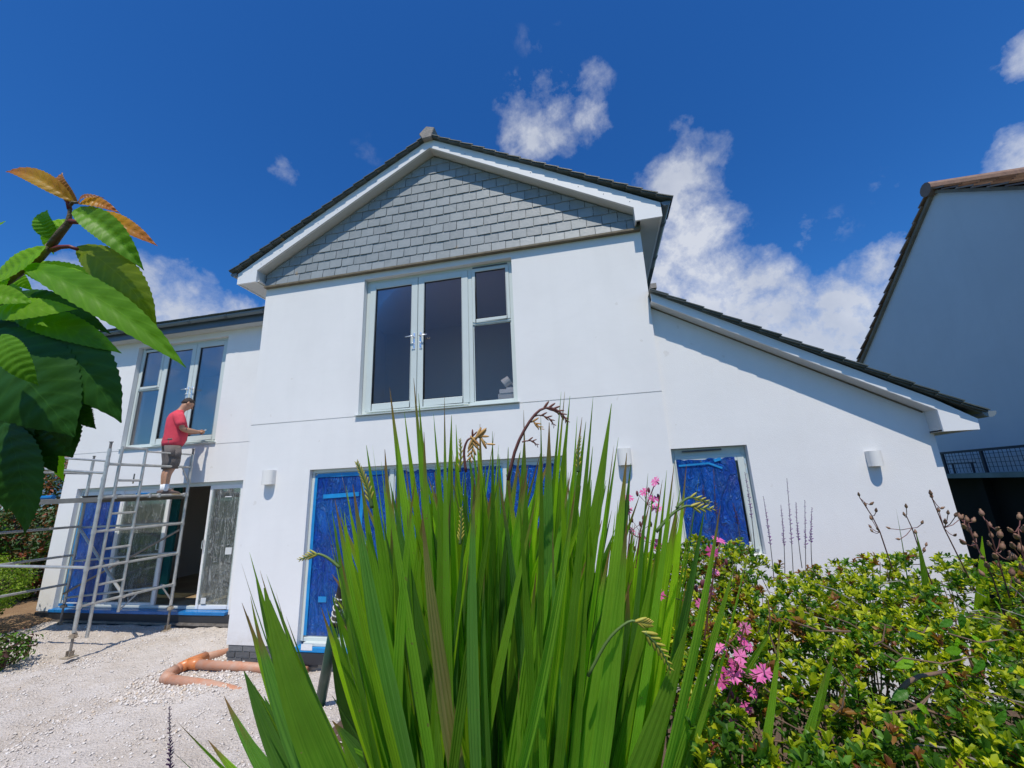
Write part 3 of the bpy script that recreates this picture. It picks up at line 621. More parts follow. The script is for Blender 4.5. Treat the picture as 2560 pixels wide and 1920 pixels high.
def french(mirror, cx, z0, z1, yp):
    X = lambda x: (cx+(x-2.945)) if not mirror else (cx-(x-2.945))
    k = (z1-z0)/(5.08-2.975); Z = lambda z: z0+(z-2.975)*k
    def rr(a, b): return tuple(sorted((X(a), X(b))))
    f = MB(); x0, x1 = rr(1.782, 4.105); frame_rect(f, x0, x1, Z(2.975), Z(5.098), .055, yp+.085, yp+.15, wt=.065)
    a, b = rr(3.425, 3.485); f.box(a, b, yp+.085, yp+.15, Z(2.975)+.055, Z(5.098)-.065)
    a, b = rr(3.485, 4.05); f.box(a, b, yp+.085, yp+.15, Z(4.155), Z(4.205))
    w = f.build('window', M_['upvc'], house, bevel=.004)
    a, b = rr(1.84, 2.632); sash(w, a, b, Z(3.03), Z(5.03), .098, yp+.072)
    a, b = rr(2.64, 3.425); sash(w, a, b, Z(3.03), Z(5.03), .098, yp+.072)
    a, b = rr(3.487, 4.048); sash(w, a, b, Z(4.185), Z(5.03), .05, yp+.075)
    a, b = rr(3.49, 4.05)
    MB().box(a, b, yp+.112, yp+.118, Z(3.03), Z(4.155)).build('pane', M_['glass'], w); frame_rect(MB(), a, b, Z(3.03), Z(4.155), .012, yp+.10, yp+.112).build('gasket', M_['upvc'], w)
    sg = 1 if not mirror else -1
    lever(w, X(2.59), yp+.072, Z(4.07), -sg); lever(w, X(2.69), yp+.072, Z(4.07), sg)
    a, b = rr(3.50, 4.03); MB().box(a, b, yp+.07, yp+.086, Z(5.04), Z(5.055)).build('trickle_vent', M_['dgrey'], w)
    a, b = rr(1.86, 3.41); MB().box(a, b, yp+.05, yp+.072, Z(3.005), Z(3.022)).build('drip_bar', M_['upvc'], w)
    a, b = rr(1.745, 4.135); MB().prism([(yp-.045, z0-.02), (yp-.045, z0-.012), (yp+.15, z0+.008), (yp+.15, z0-.02)], a, b, 'x').build('sill', M_['upvc'], w)
    return w
w_main = french(False, 2.945, 2.975, 5.10, 0)
w_left = french(True, -3.47, 3.0, 5.215, SL)

def film_sheet(par, x0, x1, z0, z1, y, m, name, amp=.008, step=.045, seed=0, ragged=0.0):
    nx, nz = max(2, int((x1-x0)/step)), max(2, int((z1-z0)/step)); vs = []; fs = []
    for j in range(nz+1):
        for i in range(nx+1):
            x = x0+(x1-x0)*i/nx; z = z0+(z1-z0)*j/nz
            e = min(i, nx-i, j, nz-j); d = amp*(abs(mnoise.noise(Vector((x*9+seed, z*3.2, seed))))*1.4+.6*abs(mnoise.noise(Vector((x*22, z*9, seed)))))
            if e == 0: d *= .2
            if j == nz and ragged: z -= ragged*random.random()
            vs.append((x, y-d, z))
    for j in range(nz):
        for i in range(nx): a = j*(nx+1)+i; fs.append((a, a+1, a+nx+2, a+nx+1))
    me = bpy.data.meshes.new(name); me.from_pydata(vs, [], fs); return link(name, me, M_[m], par, True)
def tape(par, pts, w, y, m='tape'):
    b = MB(); (x0, z0), (x1, z1) = pts; d = Vector((x1-x0, z1-z0)).normalized(); n = Vector((-d.y, d.x))*w/2
    n0 = 6; vs = []
    for i in range(n0+1):
        t = i/n0; x = x0+(x1-x0)*t; z = z0+(z1-z0)*t; jj = random.uniform(-.003, .003)
        vs += [(x-n.x, y+jj, z-n.y), (x+n.x, y+jj, z+n.y)]
    b.add(vs, [(2*i, 2*i+2, 2*i+3, 2*i+1) for i in range(n0)])
    return b.build('masking_tape', M_[m], par)
# ground floor sliding doors, main block
f = frame_rect(MB(), 1.07, 4.66, .055, 2.233, .045, .06, .14); f.box(2.27, 2.33, .062, .138, .1, 2.188); f.box(3.855, 3.92, .062, .138, .1, 2.188)
gd = f.build('sliding_door', M_['upvc'], house, bevel=.004)
for i, (a, b) in enumerate(((1.115, 2.27), (2.33, 3.855), (3.92, 4.615))):
    s_ = frame_rect(MB(), a+.002, b-.002, .10, 2.186, .05, .075, .125).build('sash', M_['upvc'], gd, bevel=.004)
    MB().box(a+.05, b-.05, .10, .106, .15, 2.13).build('pane', M_['glass'], gd)
    film_sheet(gd, a+.022, b-.02, .115, 2.165, .070, 'blue', 'protective_film', seed=i*7+1, ragged=.03)
tape(gd, ((1.135, .12), (1.135, 2.15)), .045, .058); tape(gd, ((1.27, 1.86), (1.82, 1.875)), .055, .052); tape(gd, ((1.15, 2.15), (2.25, 2.15)), .05, .056)
tape(gd, ((1.30, .55), (1.42, .55)), .07, .052); tape(gd, ((2.10, .15), (2.16, .95)), .09, .052); tape(gd, ((3.0, .6), (3.02, 1.35)), .08, .052); tape(gd, ((3.84, .4), (3.84, 2.12)), .03, .050); tape(gd, ((1.85, 1.2), (1.88, 2.15)), .05, .054)
MB().box(1.16, 1.32, -.032, -.03, -.02, .05).build('track_clip', M_['upvcw'], gd)
# side window
f = frame_rect(MB(), WR[0]+.002, WR[1]-.002, WR[2], WR[3]-.002, .05, SR+.09, SR+.16, wt=.11)
sw = f.build('window', M_['upvc'], house, bevel=.004)
frame_rect(MB(), WR[0]+.04, WR[1]-.03, WR[2]+.05, WR[3]-.1, .075, SR+.07, SR+.12).build('sash', M_['upvc'], sw, bevel=.005)
MB().box(WR[0]+.1, WR[1]-.1, SR+.10, SR+.105, WR[2]+.12, WR[3]-.17).build('pane', M_['glass'], sw)
film_sheet(sw, WR[0]+.055, WR[1]-.135, WR[2]+.09, WR[3]-.125, SR+.066, 'blue', 'protective_film', amp=.014, seed=31, ragged=.02)
MB().tube([(6.08, SR+.05, 2.205), (6.52, SR+.05, 2.21)], .010, 8).build('trickle_vent', M_['dgrey'], sw)
tape(sw, ((6.02, 2.04), (6.36, 2.055)), .022, SR+.047); tape(sw, ((6.36, 2.055), (6.50, 1.99)), .024, SR+.047); tape(sw, ((6.42, 2.08), (6.50, 2.10)), .035, SR+.046); tape(sw, ((6.16, 1.12), (6.28, 1.12)), .08, SR+.048)
for zz in (2.06, 1.95): MB().box(6.755, 6.77, SR+.062, SR+.07, zz-.03, zz+.03).build('hinge', M_['chrome'], sw)
# left wing big sliding doors
yl = SL+.08
f = frame_rect(MB(), -5.566, -1.525, -.028, 2.22, .05, yl, yl+.08, wt=.07)
ld = f.build('sliding_door', M_['upvc'], house, bevel=.004)
def slider(x0, x1, y, w=.07, film=None, glass='glass2', seed=0):
    frame_rect(MB(), x0, x1, -.02 if film != 'blue' else .0, 2.15, w, y, y+.045).build('sash', M_['upvcw'], ld, bevel=.005)
    MB().box(x0+w, x1-w, y+.02, y+.026, .05, 2.08).build('pane', M_[glass], ld)
    if film: film_sheet(ld, x0+w-.02, x1-w+.02, .06, 2.07, y-.002, film, 'protective_film', seed=seed, amp=.012 if film == 'clear' else .01)
slider(-5.51, -4.45, yl+.012, .075, 'blue', 'glass', 3); slider(-4.50, -3.30, yl+.03, .085, 'clear', seed=5)
slider(-2.33, -1.575, yl-.002, .07, 'clear', seed=9)
MB().box(-5.50, -4.60, SL+.04, SL+.045, .0, .05).build('protective_film', M_['sillblue'], ld)
tape(ld, ((-5.46, .1), (-5.46, 2.05)), .05, yl-.002)
for (x, s_) in ((-2.30, 1), (-3.35, -1)):
    MB().tube([(x, yl-.01, 1.0), (x, yl-.05, 1.01), (x, yl-.05, 1.15), (x, yl-.01, 1.16)], .009, 6).build('door_handle', M_['chrome'], ld)
MB().box(-1.80, -1.66, yl-.02, yl-.018, .9, 1.02).build('label_sticker', M_['cardboard'], ld); MB().box(-2.2, -2.09, yl-.02, yl-.018, .07, .17).build('label_sticker', M_['cardboard'], ld); MB().box(-1.95, -1.80, yl-.02, yl-.018, 1.92, 1.94).build('label_sticker', M_['cardboard'], ld)
# rooms behind the openings
def room(x0, x1, y0, y1, z0, z1, m, floor=None):
    b = MB().add([(x0,y0,z0),(x1,y0,z0),(x1,y1,z0),(x0,y1,z0),(x0,y0,z1),(x1,y0,z1),(x1,y1,z1),(x0,y1,z1)], [(4,5,6,7),(1,2,6,5),(2,3,7,6),(3,0,4,7)]); b.build('room_wall', M_[m], house)
    MB().add([(x0,y0,z0),(x1,y0,z0),(x1,y1,z0),(x0,y1,z0)], [(0,1,2,3)]).build('room_floor', M_[floor or m], house)
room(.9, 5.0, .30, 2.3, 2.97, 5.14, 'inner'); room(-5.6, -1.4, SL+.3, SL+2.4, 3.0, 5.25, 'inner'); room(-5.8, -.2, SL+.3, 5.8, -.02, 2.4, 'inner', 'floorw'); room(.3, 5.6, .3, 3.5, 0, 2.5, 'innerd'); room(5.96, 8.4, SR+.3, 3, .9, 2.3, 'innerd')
MB().box(-4.28, -4.10, 2.5, 2.55, 0, 2.3).build('board', M_['teal'], house)  # reflection in the door gap, made as a solid teal strip
MB().box(-5.2, -4.4, 2.2, 2.26, .1, 1.2).build('board', M_['floorw'], house)
MB().box(-1.9, -1.82, 5.785, 5.795, 1.05, 1.15).build('wall_socket', M_['innerd'], house)
MB().box(-2.9, -2.8, 5.785, 5.795, .5, .58).build('wall_socket', M_['innerd'], house)

# things on the inside ledge of the main upper window
bx1 = tag(MB().box(3.80, 4.085, .19, .34, 2.98, 3.14).build('box', M_['cardboard']), 'pale card box inside the main upper window, lowest of the little stack', 'box')
bx2 = tag(MB().box(3.82, 4.05, .18, .32, 3.141, 3.20).build('box', M_['upvcw'], bevel=.004), 'flat white box resting on the pale box inside the main upper window', 'box')
lp = tag(empty('spotlight', (3.96, .24, 3.20)), 'white round spotlight head lying on boxes behind the upper window', 'lamp')
def local(o, mb, nm, m, **k): 
    ob = mb.build(nm, M_[m], o, **k); ob.location = -o.location; return ob
local(lp, MB().tube([(3.88, .22, 3.28), (3.97, .22, 3.34)], [.07, .062], 14), 'lamp_head', 'lamp', smooth=False)
local(lp, MB().tube([(3.97, .22, 3.31), (4.03, .24, 3.24), (4.02, .24, 3.215)], .014, 8), 'arm', 'upvcw'); local(lp, MB().box(3.92, 4.05, .19, .29, 3.202, 3.222), 'base', 'upvcw')

# wall lights
def wall_light(x, y, z, w, label, h=.20):
    o = empty('wall_light', (x, y, z)); tag(o, label, 'wall light', 'white up and down lights on the facade')
    n = 14; pts = [(-w/2, 0)]+[(-w/2*math.cos(math.pi*k/n)*1.0, -.055-.055*math.sin(math.pi*k/n)) for k in range(n+1)]+[(w/2, 0)]
    pts = [(p[0], p[1]-.003) for p in pts]
    vs = [(p[0], p[1], zz) for zz in (0, h) for p in pts]; m = len(pts); fs = [(i, (i+1) % m, (i+1) % m+m, i+m) for i in range(m)]
    inn = [(p[0]*.86, (p[1]+.045)*.82-.045) for p in pts]; vs += [(p[0], p[1], zz) for zz in (0.0, h) for p in inn]
    fs += [(i, i+2*m, (i+1) % m+2*m, (i+1) % m) for i in range(m)]+[(m+i, m+(i+1) % m, 3*m+(i+1) % m, 3*m+i) for i in range(m)]
    b = MB().add(vs, fs).build('shade', M_['lamp'], o, smooth=False)
    MB().box(-w*.4, w*.4, -.06, -.004, h*.45, h*.55).build('lamp_holder', M_['upvcw'], o)
wall_light(.435, 0, 2.058, .17, 'white wall light on the pier between the two big ground floor openings')
wall_light(5.395, 0, 2.075, .155, 'white wall light behind the tall leaves, nearest the small blue filmed window')
wall_light(8.02, SR, 1.93, .12, 'white wall light on the bare low wing, farthest right of the three lights', .165)

# ------------------------------------------------------------------ neighbouring house
nb = tag(empty('neighbouring_house', (11.6, 2.76, 0)), 'tall shaded pale house with clay verge tiles at the right edge', 'house')
NX = 11.6; AY, AZ, NS = 2.76, 6.83, .745
def nbp(mb, nm, m, par=None, **k):
    ob = mb.build(nm, M_[m], par or nb, **k)
    if par is None: ob.location = -nb.location
    return ob
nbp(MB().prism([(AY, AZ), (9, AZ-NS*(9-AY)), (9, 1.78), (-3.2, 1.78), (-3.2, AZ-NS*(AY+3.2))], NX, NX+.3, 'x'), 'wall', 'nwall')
rf = nbp(MB().prism([(AY, AZ+.05), (9.4, AZ+.05-NS*(9.4-AY)), (9.4, AZ-.02-NS*(9.4-AY)), (AY, AZ-.02)], NX-.06, NX+7, 'x'), 'roof', 'nmortar')
rf2 = nbp(MB().prism([(AY, AZ+.05), (AY, AZ-.02), (-3.6, AZ-.02-NS*(AY+3.6)), (-3.6, AZ+.05-NS*(AY+3.6))], NX-.06, NX+7, 'x'), 'roof', 'nmortar')
tn = math.atan(NS)
for sg, n, par in ((1, 27, rf), (-1, 26, rf2)):
    for k in range(n):
        L = .30; d = Vector((0, sg*math.cos(tn), -math.sin(tn))); nn = Vector((0, sg*math.sin(tn), math.cos(tn))); c0 = Vector((0, AY, AZ+.06))+d*(L*k)
        cols = 1 if sg > 0 else 8
        for q in range(cols):
            x0 = NX-.10+q*.27+random.uniform(-.008, .008); p0 = c0-nn*.005; p1 = c0+d*(L+.05)+nn*(.035+random.uniform(-.006, .008)); vs = []
            for p, t in ((p0, .02), (p1, .028)):
                for xx in (x0, x0+.262): vs += [(xx, p.y, p.z), (xx, p.y+nn.y*t, p.z+nn.z*t)]
            if sg < 0 and k > 12 and q > 2: continue
            MB().add(vs, [(0, 1, 3, 2), (4, 6, 7, 5), (0, 4, 5, 1), (2, 3, 7, 6), (1, 5, 7, 3), (0, 2, 6, 4)]).build('tile', M_['ntile'], par)
nbp(MB().tube([(NX-.14, AY, AZ+.07), (NX+7, AY, AZ+.07)], .13, 12), 'ridge_tile', 'ntile')
nbp(MB().box(NX-.28, NX+.3, -3.2, 9, 1.70, 1.78), 'deck_edge', 'deckedge')
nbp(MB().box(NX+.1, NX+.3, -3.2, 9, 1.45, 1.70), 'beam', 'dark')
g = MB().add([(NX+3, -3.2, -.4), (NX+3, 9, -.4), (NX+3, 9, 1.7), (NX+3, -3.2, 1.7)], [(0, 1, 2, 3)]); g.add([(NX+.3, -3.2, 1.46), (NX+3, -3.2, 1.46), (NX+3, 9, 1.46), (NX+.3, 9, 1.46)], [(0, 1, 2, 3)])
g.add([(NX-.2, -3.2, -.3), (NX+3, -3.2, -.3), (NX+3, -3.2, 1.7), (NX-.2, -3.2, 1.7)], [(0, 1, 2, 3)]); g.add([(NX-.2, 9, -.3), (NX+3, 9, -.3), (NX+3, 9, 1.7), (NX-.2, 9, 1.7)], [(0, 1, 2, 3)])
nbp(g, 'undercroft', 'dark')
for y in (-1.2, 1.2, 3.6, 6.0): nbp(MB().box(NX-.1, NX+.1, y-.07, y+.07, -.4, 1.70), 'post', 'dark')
nbp(MB().box(NX+.02, NX+.06, -3.2, 9, -.4, 1.70), 'boarding', 'dark')  # near-black sheet across the opening, standing for the deep shade inside
rl = tag(empty('mesh_railing', (11.4, 3, 1.78)), 'low dark wire mesh railing on the shaded deck edge at right', 'railing')
def rlp(mb, nm): ob = mb.build(nm, M_['rail'], rl); ob.location = -rl.location
rlp(MB().box(11.38, 11.42, -1.5, 4.25, 2.135, 2.175), 'top_rail')
for y in (4.07, 3.25, 2.45, 1.65, .85, .05): rlp(MB().box(11.385, 11.415, y-.022, y+.022, 1.78, 2.135), 'post')
w = MB()
for k in range(1, 5): w.tube([(11.40, -1.5, 1.80+k*.072), (11.40, 4.07, 1.80+k*.072)], .0045, 4)
y = 4.0
while y > -1.4: w.tube([(11.40, y, 1.79), (11.40+random.uniform(-.01, .01), y+random.uniform(-.01, .01), 2.14)], .0035, 4); y -= .075
rlp(w, 'wire_mesh'); rlp(MB().box(11.34, 11.36, 3.35, 3.95, 1.95, 1.965), 'lower_rail'); rlp(MB().box(11.34, 11.36, 3.82, 3.84, 1.78, 1.95), 'lower_post'); rlp(MB().box(11.34, 11.36, 3.42, 3.44, 1.78, 1.95), 'lower_post')

# far house roof glimpsed at the left
fh = tag(empty('distant_house', (-62, 34, 2)), 'distant brown roofed house glimpsed past the leaves at far left', 'house')
MB().box(-8, 8, -5, 5, 0, 4).build('wall', M_['nwall'], fh); MB().prism([(-9, 3.8), (0, 8.2), (9, 3.8)], -5.6, 5.6).build('roof', M_['ntile'], fh); MB().box(-4.6, -3.6, -1, 0, 5, 8.6).build('chimney', M_['brick'], fh)

# ------------------------------------------------------------------ scaffold tower
sc = tag(empty('scaffold_tower', (-2.5, 0, -.25)), 'aluminium scaffold tower with ladder end frame before the left wing', 'scaffold')
def scp(mb, nm, m='alu', **k): ob = mb.build(nm, M_[m], sc, **k); ob.location = -sc.location; return ob
YO, YI, XA, XB = -.10, 1.29, -2.5, -4.93; r_ = .0254
for X in (XA, XB):
    for Y, base in ((YO, -.19), (YI, -.27)):
        top = 2.84
        up = scp(MB().tube([(X, Y, .12), (X, Y, .98)], r_, 12).tube([(X, Y, .98), (X, Y, 1.06)], r_*1.12, 12, ).tube([(X, Y, 1.06), (X, Y, top-.1)], r_, 12), 'upright', smooth=False)
        scp(MB().tube([(X, Y, top-.1), (X, Y, top)], r_*.72, 10).tube([(X, Y, top), (X, Y, top+.012)], r_*1.1, 10), 'spigot', 'steel')
        for zz in (.46, .97, 1.49, 2.0, 2.50): scp(MB().tube([(X, Y, zz-.035), (X, Y, zz+.035)], r_*1.22, 12), 'collar')
        scp(MB().tube([(X, Y, base), (X, Y, .14)], .017, 8), 'jack_leg', 'steel')
        scp(MB().tube([(X, Y, .05), (X, Y, .10)], .045, 10).tube([(X-.09, Y, .07), (X+.09, Y, .075)], .008, 6), 'jack_nut', 'rusty')
        scp(MB().box(X-.07, X+.07, Y-.07, Y+.07, base-.01, base+.006).box(X-.035, X-.028, Y-.03, Y+.03, base+.006, base+.08).box(X+.028, X+.035, Y-.03, Y+.03, base+.006, base+.08), 'base_plate', 'rusty')
    for zz in (.46, .97, 1.49, 2.0, 2.50): scp(MB().tube([(X, YO, zz), (X, YI, zz)], .0215, 10), 'rung')
# ladder section of the near frame
for y, zb2 in ((.075, .24), (.445, .24)): scp(MB().tube([(XA, y, zb2 if y > .1 else -.0), (XA, y, 2.79)], .0215, 10), 'ladder_stile')
for zz in (.71, 1.22, 1.74, 2.25, 2.775): scp(MB().tube([(XA, .075, zz), (XA, .445, zz)], .019, 10), 'rung')
scp(MB().tube([(XA, .445, 2.735), (XA, YI, 2.735)], .015, 8), 'guard_rail')
scp(MB().tube([(XA, YI, 2.2), (XA, YI-.17, 2.5)], .012, 8), 'corner_brace'); scp(MB().tube([(XA, YI, .2), (XA, YI-.2, .46)], .013, 8), 'corner_brace'); scp(MB().tube([(XA, .45, .26), (XA, .70, .46)], .012, 8), 'corner_brace')
# long side members
scp(MB().tube([(-4.96, YO, 2.80), (XA, YO, 2.545)], .016, 8), 'guard_rail'); scp(MB().tube([(-4.96, YO, 2.60), (XA, YO, 2.36)], .021, 10), 'guard_rail')
scp(MB().tube([(XB, YO, 1.03), (XA, YO, .985)], .021, 10), 'side_rail')
scp(MB().tube([(XB, YI, 1.47), (XA-.02, YI, 1.50)], .019, 10), 'side_rail'); scp(MB().tube([(XB, YI, .86), (XA, YI, .99)], .019, 10), 'side_rail'); scp(MB().tube([(XB, YI, .22), (XA, YI, .44)], .019, 10), 'side_rail')
scp(MB().tube([(-4.9, YI-.02, 1.46), (XA+.02, .48, .45)], .023, 10), 'diagonal_brace', 'alu'); scp(MB().tube([(XB, YI-.04, .30), (XA, YI-.04, 1.38)], .019, 10), 'diagonal_brace', 'steel')
scp(MB().tube([(XA, .30, .98), (XA-.07, .34, 1.0)], .034, 8), 'brace_hook'); scp(MB().tube([(XA, .62, .46), (XA-.06, .62, .47)], .03, 8), 'brace_hook'); scp(MB().tube([(XA, 1.12, .46), (XA-.06, 1.12, .47)], .03, 8), 'brace_hook')
for yy in (.10, .62, .78, 1.24): scp(MB().tube([(XA, yy, 1.965), (XA, yy, 2.035)], .027, 8), 'platform_hook')
scp(MB().box(XB, XA-.03, YO+.03, YO+.65, 1.975, 1.995).box(XB, XA-.03, YO+.02, YO+.04, 1.925, 1.999), 'platform', 'deck')
scp(MB().box(XB, XA-.03, YO+.69, YI-.03, 1.975, 1.996).box(XB, XA-.03, YI-.04, YI-.02, 1.925, 1.999), 'platform', 'deck')
scp(MB().tube([(XA-.02, .34, 2.2), (XA-.02, .34, 2.36)], .010, 6), 'lock_pin', 'rusty')
rr_ = tag(MB().tube([(-4.15, .02, 2.035), (-3.66, .02, 2.035)], .032, 12).build('rolled_sheet', M_['sillblue']), 'blue and white roll of plastic lying on the scaffold platform', 'roll')
tr_ = tag(MB().prism([(.30, 2.0), (.62, 2.0), (.66, 2.035), (.64, 2.035), (.61, 2.008), (.31, 2.008), (.28, 2.035), (.26, 2.035)], -3.45, -3.0, 'x').build('paint_tray', M_['blackp']), 'black paint tray on the scaffold platform left of the man', 'tray')
bt_ = tag(MB().tube([(-2.95, .75, 2.03), (-2.95, .95, 2.035)], .03, 10).build('bottle', M_['sillblue']), 'small blue bottle lying on the platform behind the ladder', 'bottle')

# ------------------------------------------------------------------ person
PX, PY, PZ = -2.66, 1.0, 1.998; hd = R_(28)
pF = Vector((math.sin(hd), math.cos(hd), 0)); pR = Vector((math.cos(hd), -math.sin(hd), 0)); pU = Vector((0, 0, 1))
person = tag(empty('person', (PX, PY, PZ)), 'man in red t-shirt and grey work shorts on the scaffold, looking down at his hands', 'person')
def L_(f, r, u): return Vector((PX, PY, PZ))+(pF*f+pR*r+pU*u)*1.03
def pp(mb, nm, m, par=None, **k): ob = mb.build(nm, M_[m], person, **k); ob.location = -person.location; return ob
def skin_mesh(name, verts, edges, m, root=0, sub=2):
    me = bpy.data.meshes.new(name); bm = bmesh.new(); ly = bm.verts.layers.skin.verify(); bv = []
    for p, r in verts:
        v = bm.verts.new(p); rx = r if isinstance(r, tuple) else (r, r); v[ly].radius = rx; bv.append(v)
    bv[root][ly].use_root = True
    for a, b in edges: bm.edges.new((bv[a], bv[b]))
    bm.to_mesh(me); bm.free(); o = bpy.data.objects.new(name, me); COL.objects.link(o)
    o.modifiers.new('s', 'SKIN').use_smooth_shade = True; o.modifiers.new('d', 'SUBSURF').levels = sub
    dg = bpy.context.evaluated_depsgraph_get(); me2 = bpy.data.meshes.new_from_object(o.evaluated_get(dg)); bpy.data.objects.remove(o); me2.name = name
    me2.materials.clear(); return link(name, me2, m, None, True)
V = []; Ed = []
def pv(f, r, u, rad): V.append((L_(f, r, u), rad)); return len(V)-1
pel = pv(0, 0, .95, .12); bel = pv(.03, 0, 1.12, .125); che = pv(.0, 0, 1.33, .13); nb0 = pv(.03, 0, 1.48, .075); nk = pv(.075, 0, 1.55, .058); hc = pv(.125, 0, 1.64, .082); ht = pv(.125, 0, 1.715, .082); jaw = pv(.185, 0, 1.585, .042)
Ed += [(pel, bel), (bel, che), (che, nb0), (nb0, nk), (nk, hc), (hc, ht), (hc, jaw)]
for sd_ in (-1, 1):
    hip = pv(0, sd_*.095, .88, .092); kn = pv(.02+.02*sd_, sd_*.10, .49, .058); cf = pv(-.02, sd_*.10, .36, .062); an = pv(-.01, sd_*.10, .10, .038); ft = pv(.10, sd_*.11, .05, .034)
    Ed += [(pel, hip), (hip, kn), (kn, cf), (cf, an), (an, ft)]
    sh = pv(-.01, sd_*.17, 1.42, .062); el = pv(.06 if sd_ > 0 else .08, sd_*.24, 1.15, .050); fa = pv(.16, sd_*.20, 1.13, .054); wr_ = pv(.31, sd_*.09, 1.135, .033); hn = pv(.37, sd_*.065, 1.14, .032)
    Ed += [(che, sh), (sh, el), (el, fa), (fa, wr_), (wr_, hn)]
body = skin_mesh('body', V, Ed, M_['skin'], 0); body.parent = person; body.location = -person.location
for sd_ in (-1, 1):   # hands with five bent fingers
    b = MB(); pc = L_(.375, sd_*.062, 1.14)
    b.sphere(pc, .042, .022, .04, 10, 6, axis=(pF*1+pU*.2).normalized())
    for k in range(4):
        o = -.027+k*.018; s0 = L_(.405, sd_*.06, 1.14)+pU*o*-1.0; ln = (.034, .04, .038, .03)[k]
        b.tube([s0, s0+pF*ln*.9-pR*sd_*.008, s0+pF*(ln*1.1)-pR*sd_*(.03), s0+pF*(ln*.7)-pR*sd_*.045], [.0095, .009, .008, .006], 6)
    b.tube([L_(.37, sd_*.045, 1.165), L_(.40, sd_*.035, 1.18), L_(.425, sd_*.02, 1.18)], [.011, .010, .007], 6)
    pp(b, 'hand', 'skin', smooth=True)
pp(MB().tube([L_(.42, .03, 1.165), L_(.47, .045, 1.19)], .006, 6), 'held_marker', 'whitec')
# head features, hair
hn_ = (pF*.80-pU*.60).normalized(); hu_ = (pF*.60+pU*.80).normalized()   # face direction (looking down) and crown direction
HC = L_(.13, 0, 1.66)
def H(f, r, u): return HC+hn_*f+pR*r+hu_*u
b = MB(); b.loft([(H(.0, 0, -.085), pR, hn_, .045, .05), (H(.03, 0, -.07), pR, hn_, .058, .065), (H(.02, 0, -.03), pR, hn_, .07, .085), (H(.012, 0, .02), pR, hn_, .075, .094), (H(.0, 0, .06), pR, hn_, .07, .088), (H(-.005, 0, .09), pR, hn_, .045, .06)], 16)
b.tube([H(.100, 0, .012), H(.120, 0, -.025), H(.105, 0, -.035)], [.008, .014, .010], 8)             # nose
for s_ in (-1, 1):
    b.sphere(H(.085, s_*.03, .014), .022, .012, .010, 8, 5, axis=pR); b.loft([(H(-.005, s_*.074, -.03), hn_, hu_, .012, .012), (H(-.005, s_*.086, -.01), hn_, hu_, .017, .03), (H(-.012, s_*.088, .0), hn_, hu_, .012, .024)], 10)
b.sphere(H(.085, 0, -.055), .022, .010, .009, 8, 5, axis=pR)                                          # lips
b.sphere(H(.075, 0, -.085), .026, .02, .02, 8, 5)                                                    # chin
pp(b, 'head', 'skin', smooth=True)
pp(MB().loft([(H(-.045, 0, -.045), pR, hn_, .06, .05), (H(-.03, 0, -.01), pR, hn_, .077, .068), (H(-.012, 0, .035), pR, hn_, .081, .09), (H(-.002, 0, .075), pR, hn_, .072, .088), (H(-.004, 0, .103), pR, hn_, .045, .06), (H(-.004, 0, .11), pR, hn_, .015, .02)], 18), 'hair', 'hair', smooth=True)
for s_ in (-1, 1): pp(MB().sphere(H(.096, s_*.03, .008), .007, .005, .004, 6, 4, axis=pR), 'eye', 'blackp'); pp(MB().sphere(H(.094, s_*.03, .03), .018, .005, .004, 6, 4, axis=pR), 'eyebrow', 'hair')
# clothes
sh_ = MB(); sh_.loft([(L_(.0, 0, .86), pR, pF, .178, .152), (L_(.02, 0, .93), pR, pF, .188, .172), (L_(.035, 0, 1.06), pR, pF, .186, .182), (L_(.02, 0, 1.22), pR, pF, .192, .168), (L_(-.0, 0, 1.36), pR, pF, .205, .150), (L_(-.01, 0, 1.44), pR, pF, .175, .105), (L_(.02, 0, 1.49), pR, pF, .105, .08), (L_(.04, 0, 1.52), pR, pF, .068, .062)], 20)
for sd_ in (-1, 1):
    a0, a1 = L_(-.015, sd_*.13, 1.43), L_(.045, sd_*.235, 1.20); ax = (a1-a0).normalized(); ua = ax.cross(pF).normalized(); va = ax.cross(ua)
    sh_.loft([(a0, ua, va, .075, .09), (a0+(a1-a0)*.35, ua, va, .082, .092), (a0+(a1-a0)*.75, ua, va, .072, .082), (a1, ua, va, .072, .080)], 14)
me = sh_.mesh('shirt')
for v in me.vertices:   # cloth folds
    n_ = mnoise.noise(Vector((v.co.x*9, v.co.y*9, v.co.z*9)))*.022; v.co += (v.co-Vector((PX, PY, v.co.z))).normalized()*n_
sh_o = link('shirt', me, M_['shirt'], person, True); sh_o.location = -person.location
b = MB(); b.loft([(L_(0, 0, .80), pR, pF, .165, .135), (L_(0, 0, .90), pR, pF, .168, .142), (L_(.0, 0, .98), pR, pF, .165, .14)], 20)
for sd_ in (-1, 1):
    b.loft([(L_(0, sd_*.085, .86), pR, pF, .100, .132), (L_(.01, sd_*.095, .72), pR, pF, .103, .125), (L_(.02, sd_*.10, .58), pR, pF, .098, .112), (L_(.015, sd_*.10, .455), pR, pF, .092, .102)], 16)
me = b.mesh('shorts')
for v in me.vertices: v.co += Vector((mnoise.noise(v.co*13), mnoise.noise(v.co*13+Vector((7, 0, 0))), 0))*.016
sh2 = link('shorts', me, M_['shorts'], person, True); sh2.location = -person.location
for f0, u0 in ((-.03, .80), (.06, .77)): pp(MB().loft([(L_(f0, .13, u0+.05), pR, pF, .012, .03), (L_(f0, .165, u0+.01), pR, pF, .030, .05), (L_(f0, .172, u0-.04), pR, pF, .045, .062), (L_(f0+.01, .18, u0-.13), pR, pF, .035, .05)], 10), 'holster_pocket', 'pocket', smooth=True)
